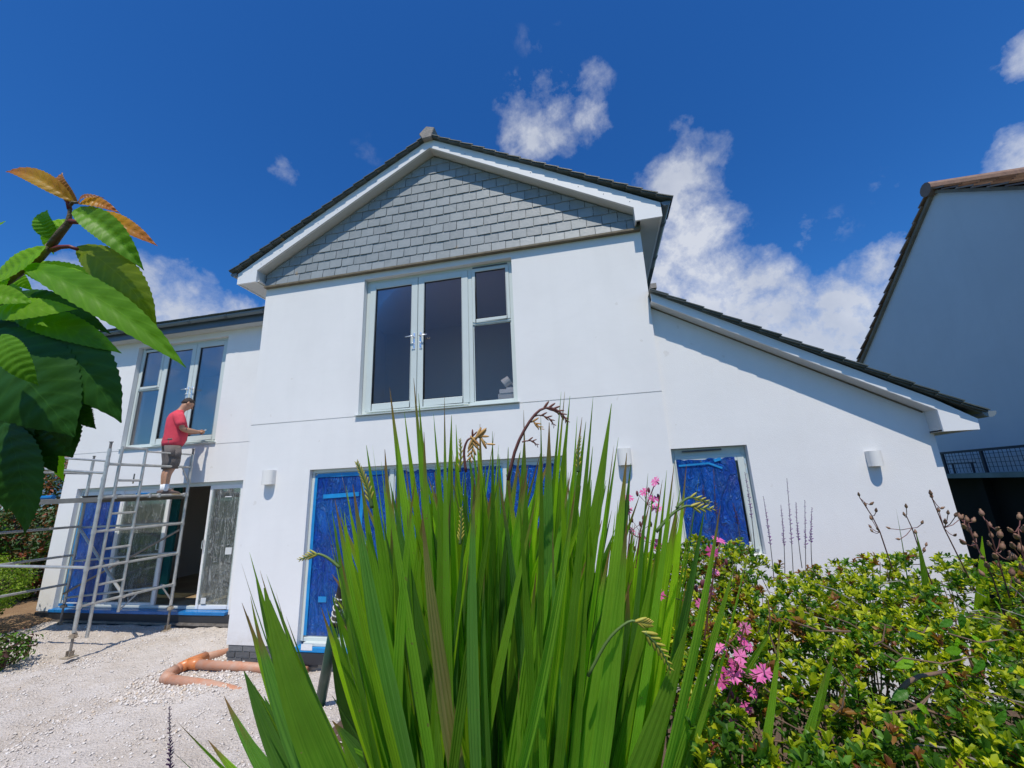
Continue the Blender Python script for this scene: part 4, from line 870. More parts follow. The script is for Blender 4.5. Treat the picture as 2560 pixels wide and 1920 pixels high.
pp(MB().loft([(L_(0, 0, .955), pR, pF, .172, .147), (L_(0, 0, .985), pR, pF, .170, .145)], 20), 'belt', 'shorts', smooth=True)
for sd_ in (-1, 1):
    pp(MB().loft([(L_(-.012, sd_*.10, .07), pR, pF, .046, .055), (L_(-.012, sd_*.10, .12), pR, pF, .044, .046), (L_(-.014, sd_*.10, .19), pR, pF, .046, .050)], 12), 'sock', 'sock', smooth=True)
    q = L_(.06, sd_*.105, .018)
    pp(MB().loft([(L_(-.09, sd_*.10, .045), pR, pU, .030, .034), (L_(-.05, sd_*.10, .055), pR, pU, .042, .048), (L_(.03, sd_*.105, .055), pR, pU, .046, .045), (L_(.11, sd_*.11, .042), pR, pU, .048, .033), (L_(.17, sd_*.115, .032), pR, pU, .040, .022), (L_(.195, sd_*.115, .028), pR, pU, .020, .012)], 12), 'shoe', 'shoe', smooth=True)
    pp(MB().loft([(L_(-.10, sd_*.10, .012), pR, pU, .032, .012), (L_(.03, sd_*.105, .012), pR, pU, .046, .012), (L_(.13, sd_*.112, .012), pR, pU, .050, .012), (L_(.20, sd_*.115, .014), pR, pU, .030, .010)], 10), 'sole', 'sole')
pp(MB().sphere(L_(.11, .262, 1.15), .024, .004, .022, 8, 6), 'tattoo', 'tattoo')

# ------------------------------------------------------------------ drain pipes on the ground
dp = tag(empty('drain_pipe', (-.4, -.2, -.2)), 'orange clay coloured drain pipes with elbow and branch half buried by the pier', 'pipe')
def dpp(mb, nm, m='pipe'): ob = mb.build(nm, M_[m], dp, smooth=True); ob.location = -dp.location
dpp(MB().tube([(-.36, -.46, -.235), (.30, -.48, -.262), (1.1, -.50, -.36)], .055, 16), 'pipe')
dpp(MB().tube([(-.30, -.11, -.20), (.3, -.10, -.205), (1.3, -.09, -.23)], .055, 16), 'pipe')
dpp(MB().tube([(-.47, .12, -.215), (-.44, .45, -.265), (-.42, .9, -.33)], .055, 16), 'pipe')
dpp(MB().tube([(-.30, -.458, -.233), (-.40, -.44, -.23), (-.46, -.36, -.225), (-.475, -.26, -.22)], [.064, .066, .066, .064], 16), 'elbow')
dpp(MB().tube([(-.475, -.28, -.22), (-.478, -.18, -.215)], .058, 16), 'pipe')
dpp(MB().tube([(-.475, -.20, -.215), (-.472, -.06, -.21), (-.47, .16, -.215)], [.064, .067, .064], 16).tube([(-.47, -.10, -.205), (-.28, -.10, -.20)], [.06, .066], 16), 'branch_fitting', 'pipe2')
for k in range(6):
    p = (random.uniform(-.2, .5), -.10+random.uniform(-.02, .01), -.148); b = MB().sphere(p, .028*random.uniform(.4, 1), .012, .006, 7, 4)
    dpp(b, 'mortar_splash', 'plaster')
# green pole leaning before the sliding door
gp = tag(empty('pole', (2.2, -1.25, -.25)), 'dark green pole with corded black top leaning before the blue filmed sliding door', 'pole')
q0, q1, q2 = at(800, 1760, 4.35), at(838, 1560, 4.2), at(866, 1420, 4.1)
for a, b_, m, nm in ((q0, q1, 'green', 'shaft'), (q1, q2, 'blackp', 'grip')):
    ob = MB().tube([a, b_], .055 if nm == 'shaft' else .05, 12).build(nm, M_[m], gp, smooth=True); ob.location = -gp.location
b = MB()
for k in range(5):
    c = q1+(q2-q1)*(.1+k*.1); b.tube([c-(q2-q1).normalized()*.006, c+(q2-q1).normalized()*.006], .056, 12)
ob = b.build('cord', M_['whitec'], gp); ob.location = -gp.location

# ------------------------------------------------------------------ leaves
def leaf_mesh(name, p0, pc, p2, width, nrm, prof='sword', nu=14, nv=6, pleat=0.0, fold=0.0, serr=0.0, corr=0.0, twist=0.0, curl=0.0):
    p0, pc, p2, nrm = Vector(p0), Vector(pc), Vector(p2), Vector(nrm)
    vs = []; fs = []; uvs = []
    for i in range(nu+1):
        t = i/nu; P = p0*(1-t)**2+pc*2*t*(1-t)+p2*t*t; T = ((pc-p0)*(1-t)+(p2-pc)*t).normalized()
        N = (nrm-T*nrm.dot(T)).normalized(); a = twist*t
        Sd = T.cross(N).normalized(); N, Sd = N*math.cos(a)+Sd*math.sin(a), Sd*math.cos(a)-N*math.sin(a)
        if prof == 'sword': w = width*.5*(.55+.45*math.sin(min(t/.55, 1)*math.pi/2))*(1 if t < .5 else max(0.0, 1-((t-.5)/.5)**1.7))
        elif prof == 'vine': w = width*.5*math.sin(math.pi*min(1, t**.6))**.7
        else: w = width*.5*(math.sin(math.pi*t**.82)**.85)*(1 if t < .82 else max(.0, 1-((t-.82)/.18)**1.4*.35))
        w = max(w, width*.012)
        for j in range(nv+1):
            s = j/nv*2-1; ww = w
            if serr and j in (0, nv): ww = w*(1+serr*(1 if i % 2 else -1))
            off = N*(fold*abs(s)*w*1.0)+N*(curl*s*s*w)
            if pleat: off += N*pleat*(1 if j % 2 else -1)*min(1, w/(width*.3))
            if corr: off += N*corr*math.sin((t*nu*1.0-abs(s)*2.2)*1.4)*(1-abs(s)*.3)
            vs.append(P+Sd*s*ww+off); uvs.append((t, j/nv))
    for i in range(nu):
        for j in range(nv): a = i*(nv+1)+j; fs.append((a, a+1, a+nv+2, a+nv+1))
    me = bpy.data.meshes.new(name); me.from_pydata([tuple(v) for v in vs], [], fs); ul = me.uv_layers.new(name='UVMap')
    idx = [0]*len(me.loops); me.loops.foreach_get('vertex_index', idx)
    ul.data.foreach_set('uv', [c for k in idx for c in uvs[k]]); return me
def add_leaf(par, p0, pc, p2, width, nrm, m, name='leaf', smooth=True, **k):
    me = leaf_mesh(name, p0, pc, p2, width, nrm, **k); o = link(name, me, M_[m], par, smooth); o.location = -par.location; return o

# ---- sword-leaved clump in the foreground
cro = tag(empty('crocosmia_clump', (4.75, -3.95, .55)), 'big clump of tall green sword leaves rising in the centre foreground', 'plant')
crl = tag(empty('crocosmia_clump', (4.25, -4.05, .55)), 'dark sword leaf fan leaning left at the foot of the big clump', 'plant')
crr = tag(empty('crocosmia_clump', (5.35, -3.85, .55)), 'looser sword leaf fan leaning right in front of the pink flowers', 'plant')
def sword(par, u, v, w, bu, px, mat_=None, bend=.0, low=2380, bw=None, tw=None, vis=None):
    """tip at photo direction (u,v) depth w, rooted low in the bed; px = width in full-size pixels at depth w"""
    tip = at(u, v, w); bs = at(bu, low, bw or w); bs.z = max(bs.z, gz(bs.x, bs.y)+.02)
    mid = (tip+bs)*.5; side = RT*bend; pc = mid+side-FW*random.uniform(-.02, .05)
    width = px*w/CF*random.uniform(.66, .92); nrm = (-FW+RT*random.uniform(-1.5, 1.3)+UP*.12).normalized()
    m = mat_ or random.choice(('croc', 'croc', 'croc', 'crocy', 'crocy', 'crocd', 'croc', 'crocd', 'crocy', 'crocb' if random.random() < .35 else 'croc'))
    return add_leaf(par, bs, pc, tip, width, nrm, m, nu=16, nv=8, pleat=.0007, fold=random.uniform(-.25, .45), twist=random.uniform(-.5, .5) if tw is None else tw, smooth=False)
tips = [(974,968,46,'croc'),(1034,945,52,'croc'),(1046,983,44,'croc'),(1011,1030,30,'crocy'),(1111,986,44,'croc'),(1084,1035,30,'croc'),(1129,1038,40,'croc'),(1140,1061,38,'crocy'),
 (1231,1078,50,'croc'),(1309,1025,44,'crocd'),(1352,1041,30,'croc'),(1373,1056,60,'crocd'),(1403,979,22,'croc'),(1412,979,26,'crocy'),(1425,990,40,'croc'),(1443,1041,34,'crocy'),(1455,1043,64,'crocd'),
 (1465,1054,44,'croc'),(1483,991,36,'croc'),(1529,1009,60,'croc'),(1513,1108,34,'crocy'),(1546,1093,42,'croc'),(1535,1113,34,'crocy'),(1567,1132,58,'croc'),(1577,1158,56,'crocd'),(1482,1116,40,'croc'),
 (1416,1059,36,'crocy'),(1180,1168,46,'croc'),(1210,1175,40,'crocy'),(1367,1206,50,'crocy'),(1309,1110,50,'croc'),(1270,1120,40,'crocd'),(1200,1060,34,'croc'),
 (916,1113,46,'croc'),(931,1113,34,'crocy'),(962,1123,44,'croc'),(953,1154,40,'crocy'),(853,1182,44,'croc'),(865,1213,38,'crocy'),(882,1211,50,'crocd'),(837,1248,40,'croc'),(815,1284,46,'croc'),
 (820,1330,38,'crocy'),(852,1318,40,'croc'),(860,1279,36,'crocy'),(960,1164,44,'croc'),(823,1475,60,'croc'),(849,1439,44,'croc'),(803,1519,42,'crocy'),(817,1520,38,'croc'),(900,1180,40,'croc'),(990,1090,44,'croc'),(1060,1080,46,'croc')]
def spread(u, k=.36, c=1230): return c+(u-c)*k
for (u, v, px, m) in tips:
    sword(cro, u, v, random.uniform(1.02, 1.38), spread(u)+random.uniform(-50, 50), px*1.12, m, bend=-.02*(1 if u < 1230 else -1)+random.uniform(-.02, .02))
for i in range(172):
    u = random.gauss(1200, 225); u = min(max(u, 850), 1600); top = 1060+abs(u-1240)*.42
    v = top+abs(random.gauss(0, 1))*330+20; v = min(v, 1830)
    sword(cro, u, v, random.uniform(1.0, 1.6), spread(u)+random.uniform(-170, 170), random.uniform(30, 62), bend=random.uniform(-.07, .07))
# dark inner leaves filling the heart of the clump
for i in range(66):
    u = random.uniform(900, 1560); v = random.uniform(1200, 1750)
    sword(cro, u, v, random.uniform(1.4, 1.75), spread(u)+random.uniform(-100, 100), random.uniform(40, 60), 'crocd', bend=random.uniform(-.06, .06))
for (u, v, px, bu, m) in ((624,1381,30,960,'croc'),(603,1407,34,950,'crocd'),(650,1426,24,980,'croc'),(666,1436,62,1000,'croc'),(626,1491,34,950,'croc'),(605,1507,72,960,'crocd'),(660,1470,80,1010,'croc'),(640,1560,60,960,'crocd'),(700,1600,50,1010,'crocy'),(640,1450,44,985,'crocd'),(655,1520,56,1000,'croc'),(675,1500,50,1015,'crocd'),(620,1540,40,965,'croc'),(645,1620,60,985,'crocd'),(665,1580,44,1000,'crocy'),(690,1480,40,1025,'croc'),(715,1540,46,1035,'crocd'),(735,1620,52,1045,'croc'),(630,1700,50,985,'croc'),(660,1740,56,1000,'crocd'),(560,1740,44,985,'crocd'),
                       (610,1678,76,980,'crocd'),(590,1797,60,1000,'crocd'),(446,1807,26,1010,'croc'),(405,1853,60,1050,'crocd'),(520,1850,40,1020,'croc'),(690,1560,66,1010,'croc'),(720,1660,50,1040,'crocy')):
    sword(crl, u, v, random.uniform(.95, 1.2), bu, px*1.15, m, bend=-.05+random.uniform(-.02, .02), low=2300)
for (u, v, px, bu, m) in ((1620,1183,20,1500,'crocd'),(1667,1175,34,1500,'crocy'),(1686,1155,26,1510,'croc'),(1685,1230,30,1480,'crocy'),(1716,1160,24,1520,'crocy'),(1749,1180,34,1540,'croc'),(1801,1264,40,1560,'croc'),(1763,1262,60,1500,'crocd'),(1735,1265,30,1500,'croc'),
                       (1568,1298,60,1440,'croc'),(1650,1340,56,1450,'croc'),(1940,1555,62,1380,'croc'),(1880,1330,26,1600,'croc'),(1720,1560,58,1420,'croc'),(1620,1590,60,1400,'crocd'),(1800,1640,50,1500,'croc'),(1840,1400,30,1560,'croc'),(1560,1500,60,1400,'croc'),
                       (2090,1600,30,1860,'croc'),(2070,1660,30,1850,'croc'),(2110,1700,26,1840,'crocy'),(2320,1800,30,2250,'croc'),(2170,1690,26,2190,'croc'),(2100,1720,20,2130,'crocy'),(2455,1340,30,2430,'crocy'),(2240,1272,22,2290,'crocd'),(2290,1330,26,2300,'croc'),(1950,1560,30,1800,'croc')):
    far = u > 2200 and v < 1500
    sword(crr, u, v, 1.75 if far else random.uniform(1.0, 1.25), bu, px*1.1, m, bend=.03+random.uniform(-.02, .02), low=2300 if not far else 1800)

# the leaves past the first 300 of the clump, one part
def soup_leaves(par, items, m, name='leaves_behind'):
    V = []; F = []; UVs = []
    for me in items:
        n = len(V); V += [tuple(v.co) for v in me.vertices]; F += [tuple(i+n for i in q.vertices) for q in me.polygons]
        UVs += [tuple(d.uv) for d in me.uv_layers[0].data]; bpy.data.meshes.remove(me)
    me = bpy.data.meshes.new(name); me.from_pydata(V, [], F); ul = me.uv_layers.new(name='UVMap'); ul.data.foreach_set('uv', [c for q in UVs for c in q])
    o = link(name, me, M_[m], par); o.location = -par.location; o['kind'] = 'stuff'
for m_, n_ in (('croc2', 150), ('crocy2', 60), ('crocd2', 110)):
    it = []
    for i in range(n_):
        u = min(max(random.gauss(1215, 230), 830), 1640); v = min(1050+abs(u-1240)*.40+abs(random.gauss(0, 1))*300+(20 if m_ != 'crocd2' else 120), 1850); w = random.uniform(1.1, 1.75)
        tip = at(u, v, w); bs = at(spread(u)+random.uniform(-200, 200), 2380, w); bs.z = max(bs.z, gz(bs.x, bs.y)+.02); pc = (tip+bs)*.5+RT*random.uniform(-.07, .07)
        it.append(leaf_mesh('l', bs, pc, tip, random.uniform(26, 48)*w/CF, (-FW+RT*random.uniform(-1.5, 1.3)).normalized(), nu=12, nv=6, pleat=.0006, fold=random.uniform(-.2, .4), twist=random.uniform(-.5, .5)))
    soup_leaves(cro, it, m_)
it = []
for i in range(70):   # fine young leaves and tips standing between the clump and the hedge
    u = random.uniform(1380, 1720); v = random.uniform(1180, 1500); w = random.uniform(1.2, 1.7)
    tip = at(u, v, w); bs = at(1480+(u-1500)*.4+random.uniform(-60, 60), 2300, w); bs.z = max(bs.z, gz(bs.x, bs.y)+.02)
    it.append(leaf_mesh('l', bs, (tip+bs)*.5+RT*random.uniform(-.05, .03), tip, random.uniform(16, 36)*w/CF, (-FW+RT*random.uniform(-1.5, 1.3)).normalized(), nu=12, nv=6, pleat=.0006, fold=random.uniform(-.2, .4), twist=random.uniform(-.5, .5)))
soup_leaves(crr, it, 'crocy2')
# flowering stems of the clump
def bud_stem(par, pts, w, r0=.004, buds=10, d0=.55, m='bud', size=.016, down=True, stemm='gstem'):
    P = [at(u, v, w) for u, v in pts]; Q = []
    n = 14
    for i in range(n+1):   # smooth through points
        t = i/n*(len(P)-1); k = min(int(t), len(P)-2); f = t-k; a = P[max(k-1, 0)]; b = P[k]; c = P[k+1]; d = P[min(k+2, len(P)-1)]
        Q.append(.5*((2*b)+(c-a)*f+(2*a-5*b+4*c-d)*f*f+(3*b-a-3*c+d)*f**3))
    ob = MB().tube(Q, [r0*(1-.6*i/n) for i in range(n+1)], 6).build('flower_stem', M_[stemm], par, smooth=True); ob.location = -par.location
    b = MB()
    for i in range(buds):
        t = d0+(1-d0)*i/max(1, buds-1); k = min(int(t*n), n-1); p = Q[k]+(Q[k+1]-Q[k])*(t*n-k); T = (Q[k+1]-Q[k]).normalized(); sd = T.cross(-FW).normalized()*(1 if i % 2 else -1)
        ax = (T*.8+sd*.45+(UP*.3 if not down else UP*.1)).normalized(); s = size*.54*(1.15-.75*i/buds); b.sphere(p+ax*s*.6, s*.22, s*.22, s, 6, 5, axis=ax)
    ob = b.build('bud', M_[m], par, smooth=True); ob.location = -par.location
bud_stem(cro, [(1270,1200),(1290,1120),(1320,1060),(1350,1025),(1380,1020),(1405,1035),(1418,1055)], 1.05, .005, 14, .55, 'budd', .024, stemm='rstem')
bud_stem(cro, [(1330,1045),(1345,1038),(1365,1042),(1378,1050),(1385,1064)], 1.05, .002, 8, .35, 'budd', .018, stemm='rstem')
bud_stem(cro, [(1312,1072),(1325,1056),(1335,1055),(1345,1064),(1353,1072)], 1.05, .002, 7, .4, 'bud', .020, stemm='rstem')
bud_stem(cro, [(1305,1105),(1318,1102),(1332,1103),(1343,1113)], 1.05, .002, 6, .4, 'budd', .016, stemm='rstem')
bud_stem(cro, [(1165,1180),(1160,1130),(1168,1102),(1180,1094),(1183,1088)], 1.0, .004, 3, .8, 'budd', .02, stemm='rstem')
bud_stem(cro, [(1180,1094),(1182,1110),(1180,1130),(1176,1148)], 1.0, .003, 9, .0, 'bud', .030); bud_stem(cro, [(1182,1096),(1198,1094),(1219,1110)], 1.0, .002, 3, .3, 'bud', .035); bud_stem(cro, [(1184,1100),(1196,1092),(1206,1088)], 1.0, .002, 3, .3, 'bud', .03)
bud_stem(cro, [(930,1270),(920,1220),(905,1185),(893,1158)], 1.0, .005, 22, .1, 'budg', .026); bud_stem(cro, [(1150,1360),(1153,1320),(1153,1272)], 1.0, .004, 16, .1, 'budg', .020); bud_stem(cro, [(1150,1180),(1152,1130),(1150,1100)], 1.0, .003, 14, .1, 'budg', .016)
bud_stem(cro, [(850,1420),(820,1395),(795,1385),(775,1390),(750,1399)], 1.0, .004, 12, .5, 'budg', .022); bud_stem(cro, [(1445,1180),(1446,1130),(1450,1095)], 1.05, .004, 16, .1, 'budg', .018)
bud_stem(crr, [(1470,1690),(1520,1600),(1570,1555),(1600,1556),(1625,1560)], 1.0, .0042, 12, .65, 'budg', .030); bud_stem(crr, [(1612,1580),(1640,1610),(1660,1640),(1676,1675)], 1.0, .005, 14, .0, 'budg', .034)
bud_stem(crr, [(1640,1330),(1680,1285),(1715,1265),(1745,1270),(1780,1272)], 1.1, .0048, 8, .6, 'budg', .030); bud_stem(crr, [(1690,1270),(1720,1245),(1750,1248),(1772,1256)], 1.1, .004, 9, .4, 'budg', .022)

# ---- cherry tree reaching in from the left
ch = tag(empty('cherry_tree', (4.15, -5.05, gz(4.15, -5.05))), 'young cherry branch with big serrated leaves and orange tips at the left edge', 'tree')
CW = .34
def K(a, b): return (a/2.305, 380+b/2.305)       # crop coordinates -> photo pixels
def twig(pts, r, m='bark', w=CW, n=10):
    P = [at(*p, w) if not isinstance(p, Vector) else p for p in pts]; ob = MB().tube(P, r, n).build('branch', M_[m], ch, smooth=True); ob.location = -ch.location
root = Vector((4.15, -5.05, gz(4.15, -5.05)-.02))
ob = MB().tube([root, root+Vector((.02, .01, .6)), root+Vector((.0, .0, 1.1)), root+Vector((.1, .03, 1.4)), at(-260, 900, CW+.02), at(-40, 730, CW+.01), at(*K(60, 720), CW), at(*K(230, 605), CW), at(*K(300, 530), CW)], [.016, .014, .012, .010, .0065, .005, .0042, .0032, .0028], 10).build('trunk', M_['bark'], ch, smooth=True); ob.location = -ch.location
twig([K(290, 545), K(345, 470), K(395, 410), K(402, 360), K(403, 310), K(420, 290), K(450, 292)], [.003, .0028, .0024, .0015, .0012, .0014, .001])
twig([K(300, 565), K(345, 548), K(400, 545), K(445, 560)], [.0022, .0018, .0016, .0014], 'redbark'); twig([K(405, 400), K(450, 404), K(510, 410), K(560, 440)], [.0022, .0018, .0015, .0012], 'redbark'); twig([K(402, 330), K(390, 290), K(360, 250)], [.0018, .0014, .0012], 'redbark')
def cl(a0, b0, a1, b1, w, m, bow=0.0, nrm=None, dz=0.0, dt=0.0, serr=.035, fold=.25, corr=.0004, c=None, curl=-.15, twist=0.0):
    """cherry leaf from base to tip (crop coordinates of the branch close-up), bow to the left of its run, dz/dt depth of base/tip relative to the branch"""
    bow = (abs(bow) if a1 > a0+60 else bow)*1.5
    u0, v0 = K(a0, b0); u1, v1 = K(a1, b1); p0 = at(u0, v0, CW+dz); p2 = at(u1, v1, CW+dz+dt); d = p2-p0
    sd = d.cross(FW).normalized(); pc = (p0+p2)*.5+sd*bow*d.length-FW*.01; width = w/2.305*CW/CF*1.14
    me = leaf_mesh('leaf', p0, pc, p2, width, Vector(nrm) if nrm else (-FW+UP*.5), prof='cherry', nu=44, nv=8, fold=fold, serr=serr, corr=corr, curl=curl, twist=twist)
    o = link('leaf', me, M_[m], ch, True); o.location = -ch.location; return o
cl(425, 292, 35, 115, 88, 'cherryy', -.14, fold=.35); cl(445, 285, 362, 120, 62, 'cherryb', .10, dz=.005); cl(455, 300, 600, 265, 30, 'cherryb', -.1, dz=-.004); cl(460, 300, 690, 352, 66, 'cherryy', -.14, dz=-.003)
cl(540, 350, 908, 542, 84, 'cherryy', -.07, dz=.006); cl(422, 335, 830, 682, 130, 'cherry', -.14, fold=.5, dz=-.006, corr=.0005)
cl(325, 505, 275, 335, 95, 'cherry', .08, dz=.004, fold=.3); cl(405, 395, 312, 590, 110, 'cherryl', -.28, dz=.012, fold=.1)
cl(440, 545, 905, 1010, 185, 'cherryo', -.15, fold=.2, dz=.006); cl(120, 650, 1072, 1242, 158, 'cherry', -.10, fold=.28, dz=-.008, corr=.0005)
cl(120, 660, 745, 850, 150, 'cherryl', .06, fold=.1, dz=.004); cl(262, 540, -80, 760, 140, 'cherryl', .12, dz=-.004); cl(-60, 620, 30, 400, 90, 'cherryl', .1, dz=.01); cl(-120, 850, 192, 872, 120, 'cherryl', -.12, dz=-.012)
cl(-60, 930, 445, 905, 130, 'cherryl', -.03, dz=-.010, fold=.1); cl(60, 930, 700, 1160, 150, 'cherry', -.08, dz=.003); cl(80, 820, 640, 1050, 120, 'cherryd', -.1, dz=.012)
cl(120, 950, 700, 1560, 300, 'cherryd', -.13, dz=.0, fold=.15); cl(180, 960, 620, 1330, 210, 'cherry', -.12, dz=.014); cl(10, 1050, 222, 1345, 120, 'cherry', -.05, dz=-.03, fold=.15)
cl(-120, 1050, 430, 1640, 430, 'cherryd', -.08, dz=-.012, fold=.12, corr=.0005); cl(330, 1180, 400, 1720, 230, 'cherryd', .03, dz=.012); cl(500, 1330, 555, 1595, 125, 'cherryd', -.15, dz=.02, serr=.09)
cl(460, 1450, 370, 1900, 140, 'cherryl', -.15, dz=.03); cl(-40, 1300, 170, 1960, 260, 'cherryd', .05, dz=.01); cl(300, 1560, 330, 1850, 140, 'cherryd', -.05, dz=.02)
cl(20, 1560, 145, 2200, 250, 'cherryd', .16, dz=.005); cl(-160, 1300, 40, 2080, 300, 'cherryd', .1, dz=.015); cl(180, 1450, 420, 1760, 330, 'cherryd', .1, dz=.018); cl(-150, 950, 200, 1400, 360, 'cherryd', -.1, dz=.03); cl(60, 960, 330, 1560, 330, 'cherryd', -.1, dz=.035); cl(-100, 760, 180, 1000, 200, 'cherry', -.1, dz=.02)
cl(-160, 1500, 60, 1900, 300, 'cherryd', 0, dz=.03); cl(-150, 600, -20, 900, 180, 'cherryl', .1, dz=.02); cl(60, 700, -70, 900, 110, 'cherryl', .1, dz=.0); cl(100, 700, 190, 800, 70, 'cherryl', -.1, dz=.02)

# ---- small-leaved shrubs: leaf soup
def leaf_soup(name, P, Nn, size, mats, par=None, aspect=2.2, weights=None, fold=.3):
    """one folded four-point leaf per point, facing Nn"""
    n = len(P); Nn = Nn/np.linalg.norm(Nn, axis=1, keepdims=True); rnd = rng.normal(size=(n, 3)); T = np.cross(Nn, rnd); T /= np.linalg.norm(T, axis=1, keepdims=True); B = np.cross(Nn, T)
    s = size*rng.uniform(.6, 1.3, (n, 1)); w = s/aspect
    bow = Nn*s*.12
    V = np.stack([P, P+T*s*.35+B*w*.5+bow, P+T*s*.75+B*w*.42+bow, P+T*s-Nn*s*.15, P+T*s*.75-B*w*.42+bow, P+T*s*.35-B*w*.5+bow, P+T*s*.55-Nn*s*fold*.1], 1)
    F0 = np.array([(0, 5, 6), (0, 6, 1), (1, 6, 2), (2, 6, 3), (3, 6, 4), (4, 6, 5)]); F0 = np.array([(0, 6, 1), (1, 6, 2), (2, 6, 3), (3, 6, 4), (4, 6, 5), (5, 6, 0)])
    F = (F0[None]+np.arange(n)[:, None, None]*7).reshape(-1, 3)
    mi = rng.choice(len(mats), n, p=weights); mi = np.repeat(mi, 6)
    return big_mesh(name, V.reshape(-1, 3), F, None, par, [M_[m] for m in mats], mi)
hg = tag(empty('hedge', (6.9, -3.4, .5)), 'low clipped hedge of small yellow green leaves at lower right', 'hedge')
def hz(x, y):   # top surface of the hedge
    t = (y+4.25)/1.3; base = 1.12+.36*min(max(t, 0), 1)**.8+.05*max(0, 1-abs(x-5.6)/.5)
    return base+.09*mnoise.noise(Vector((x*2.2, y*2.2, 4)))+.06*mnoise.noise(Vector((x*6, y*6, 9)))+.03*mnoise.noise(Vector((x*15, y*15, 9)))
def rosettes(C, up, size, mats, pick, name, par, nl=9):
    """whorls of small leaves: each shoot end carries nl leaves spreading round its own axis"""
    n = len(C); up = up/np.linalg.norm(up, axis=1, keepdims=True); rnd = rng.normal(size=(n, 3)); A = np.cross(up, rnd); A /= np.linalg.norm(A, axis=1, keepdims=True); B = np.cross(up, A)
    P = []; T = []; N = []; mi = []; sz = []
    for k in range(nl):
        th = 2*math.pi*k*.382+rng.uniform(-.3, .3, (n, 1)); el = rng.uniform(.05, 1.1, (n, 1)) if k < nl-2 else rng.uniform(.9, 1.4, (n, 1))
        d = (A*np.cos(th)+B*np.sin(th))*np.cos(el)+up*np.sin(el); nn = up*np.cos(el)-(A*np.cos(th)+B*np.sin(th))*np.sin(el)
        P.append(C-up*size[:, None]*.5*(1-k/nl)*rng.uniform(0, 1.5, (n, 1))); T.append(d); N.append(nn+rng.normal(size=(n, 3))*.15); mi.append(pick); sz.append(size*rng.uniform(.65, 1.2, n))
    P, T, N = np.concatenate(P), np.concatenate(T), np.concatenate(N); mi = np.concatenate(mi); sz = np.concatenate(sz)[:, None]
    N /= np.linalg.norm(N, axis=1, keepdims=True); B = np.cross(N, T); w = sz*.46; bow = N*sz*.10
    V = np.stack([P, P+T*sz*.35+B*w*.42+bow, P+T*sz*.7+B*w*.46+bow, P+T*sz-N*sz*.12, P+T*sz*.7-B*w*.46+bow, P+T*sz*.35-B*w*.42+bow, P+T*sz*.55-N*sz*.02], 1)
    F0 = np.array([(0, 6, 1), (1, 6, 2), (2, 6, 3), (3, 6, 4), (4, 6, 5), (5, 6, 0)]); F = (F0[None]+np.arange(len(P))[:, None, None]*7).reshape(-1, 3)
    return big_mesh(name, V.reshape(-1, 3), F, None, par, [M_[m] for m in mats], np.repeat(mi, 6))
Cc = []; Uu = []; Pk = []; Sz = []
while len(Cc) < 17500:
    front = len(Cc) > 15800
    x = rng.uniform(5.25, 9.4); y = rng.uniform(-4.5, -2.75) if not front else -4.5+rng.random()*.15
    if x > 8.2 and rng.random() > .5: continue
    d = rng.random()**1.3*.20; z = hz(x, y)-d if not front else rng.uniform(.6, 1.15)
    c = mnoise.noise(Vector((x*2.6, y*2.6, z*2.6)))+.6*mnoise.noise(Vector((x*7, y*7, z*7)))
    if c < -.40+1.3*d: continue
    red = mnoise.noise(Vector((x*1.7, y*1.7, 20)))+(.45 if x > 7.0 else 0)-.9*d
    r = rng.random(); pk = 2 if r < .07+max(0, red)*.5 else (1 if r > .62+.2*mnoise.noise(Vector((x*2, y*2, 31))) else 0)
    Cc.append((x, y, z)); Uu.append((rng.normal()*.35, -.15+rng.normal()*.35, 1)); Pk.append(pk); Sz.append((.026 if y > -3.7 else .030)*rng.uniform(.7, 1.15))
o = rosettes(np.array(Cc), np.array(Uu), np.array(Sz), ['hedge', 'hedgeg', 'hedgeo'], np.array(Pk), 'foliage', hg); o['kind'] = 'stuff'; o.location = -hg.location
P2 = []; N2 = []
while len(P2) < 26000:   # inner leaves coloured dark to give the hedge shadow depth
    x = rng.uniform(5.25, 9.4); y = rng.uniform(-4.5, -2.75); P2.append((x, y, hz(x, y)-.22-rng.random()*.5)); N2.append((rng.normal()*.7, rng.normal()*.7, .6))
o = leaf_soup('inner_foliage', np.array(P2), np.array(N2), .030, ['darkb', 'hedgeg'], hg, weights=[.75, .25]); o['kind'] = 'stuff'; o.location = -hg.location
b = MB()
for i in range(420):
    x = random.uniform(5.3, 9.2); y = random.uniform(-4.45, -2.8); h = hz(x, y); p0 = Vector((x+random.uniform(-.25, .25), y+random.uniform(-.2, .2), gz(x, y))); p1 = Vector((x, y, h-random.uniform(.0, .12)))
    mid = (p0+p1)*.5+Vector((random.uniform(-.1, .1), random.uniform(-.1, .1), 0)); b.tube([p0, mid, p1], [.005, .0035, .0015], 5, caps=False)
for i in range(260):
    x = random.uniform(5.3, 9.2); y = random.uniform(-4.45, -2.8); h = hz(x, y)-random.uniform(.02, .15); d = Vector((random.gauss(0, 1), random.gauss(0, 1), random.gauss(0, .3))).normalized()*random.uniform(.08, .25)
    p = Vector((x, y, h)); b.tube([p, p+d*.5+Vector((0, 0, .02)), p+d], [.0025, .002, .001], 4, caps=False)
ob = b.build('twigs', M_['twig'], hg); ob.location = -hg.location; ob['kind'] = 'stuff'
b = MB()
for i in range(150):
    x = random.uniform(5.7, 8.0); y = random.uniform(-4.3, -3.2); h = hz(x, y)-random.uniform(-.01, .08); d = Vector((random.gauss(0, 1), random.gauss(0, .6), random.gauss(0, .2))).normalized()*random.uniform(.05, .18)
    p = Vector((x, y, h)); b.tube([p, p+d*.5+Vector((0, 0, .015)), p+d], [.002, .0018, .001], 4, caps=False)
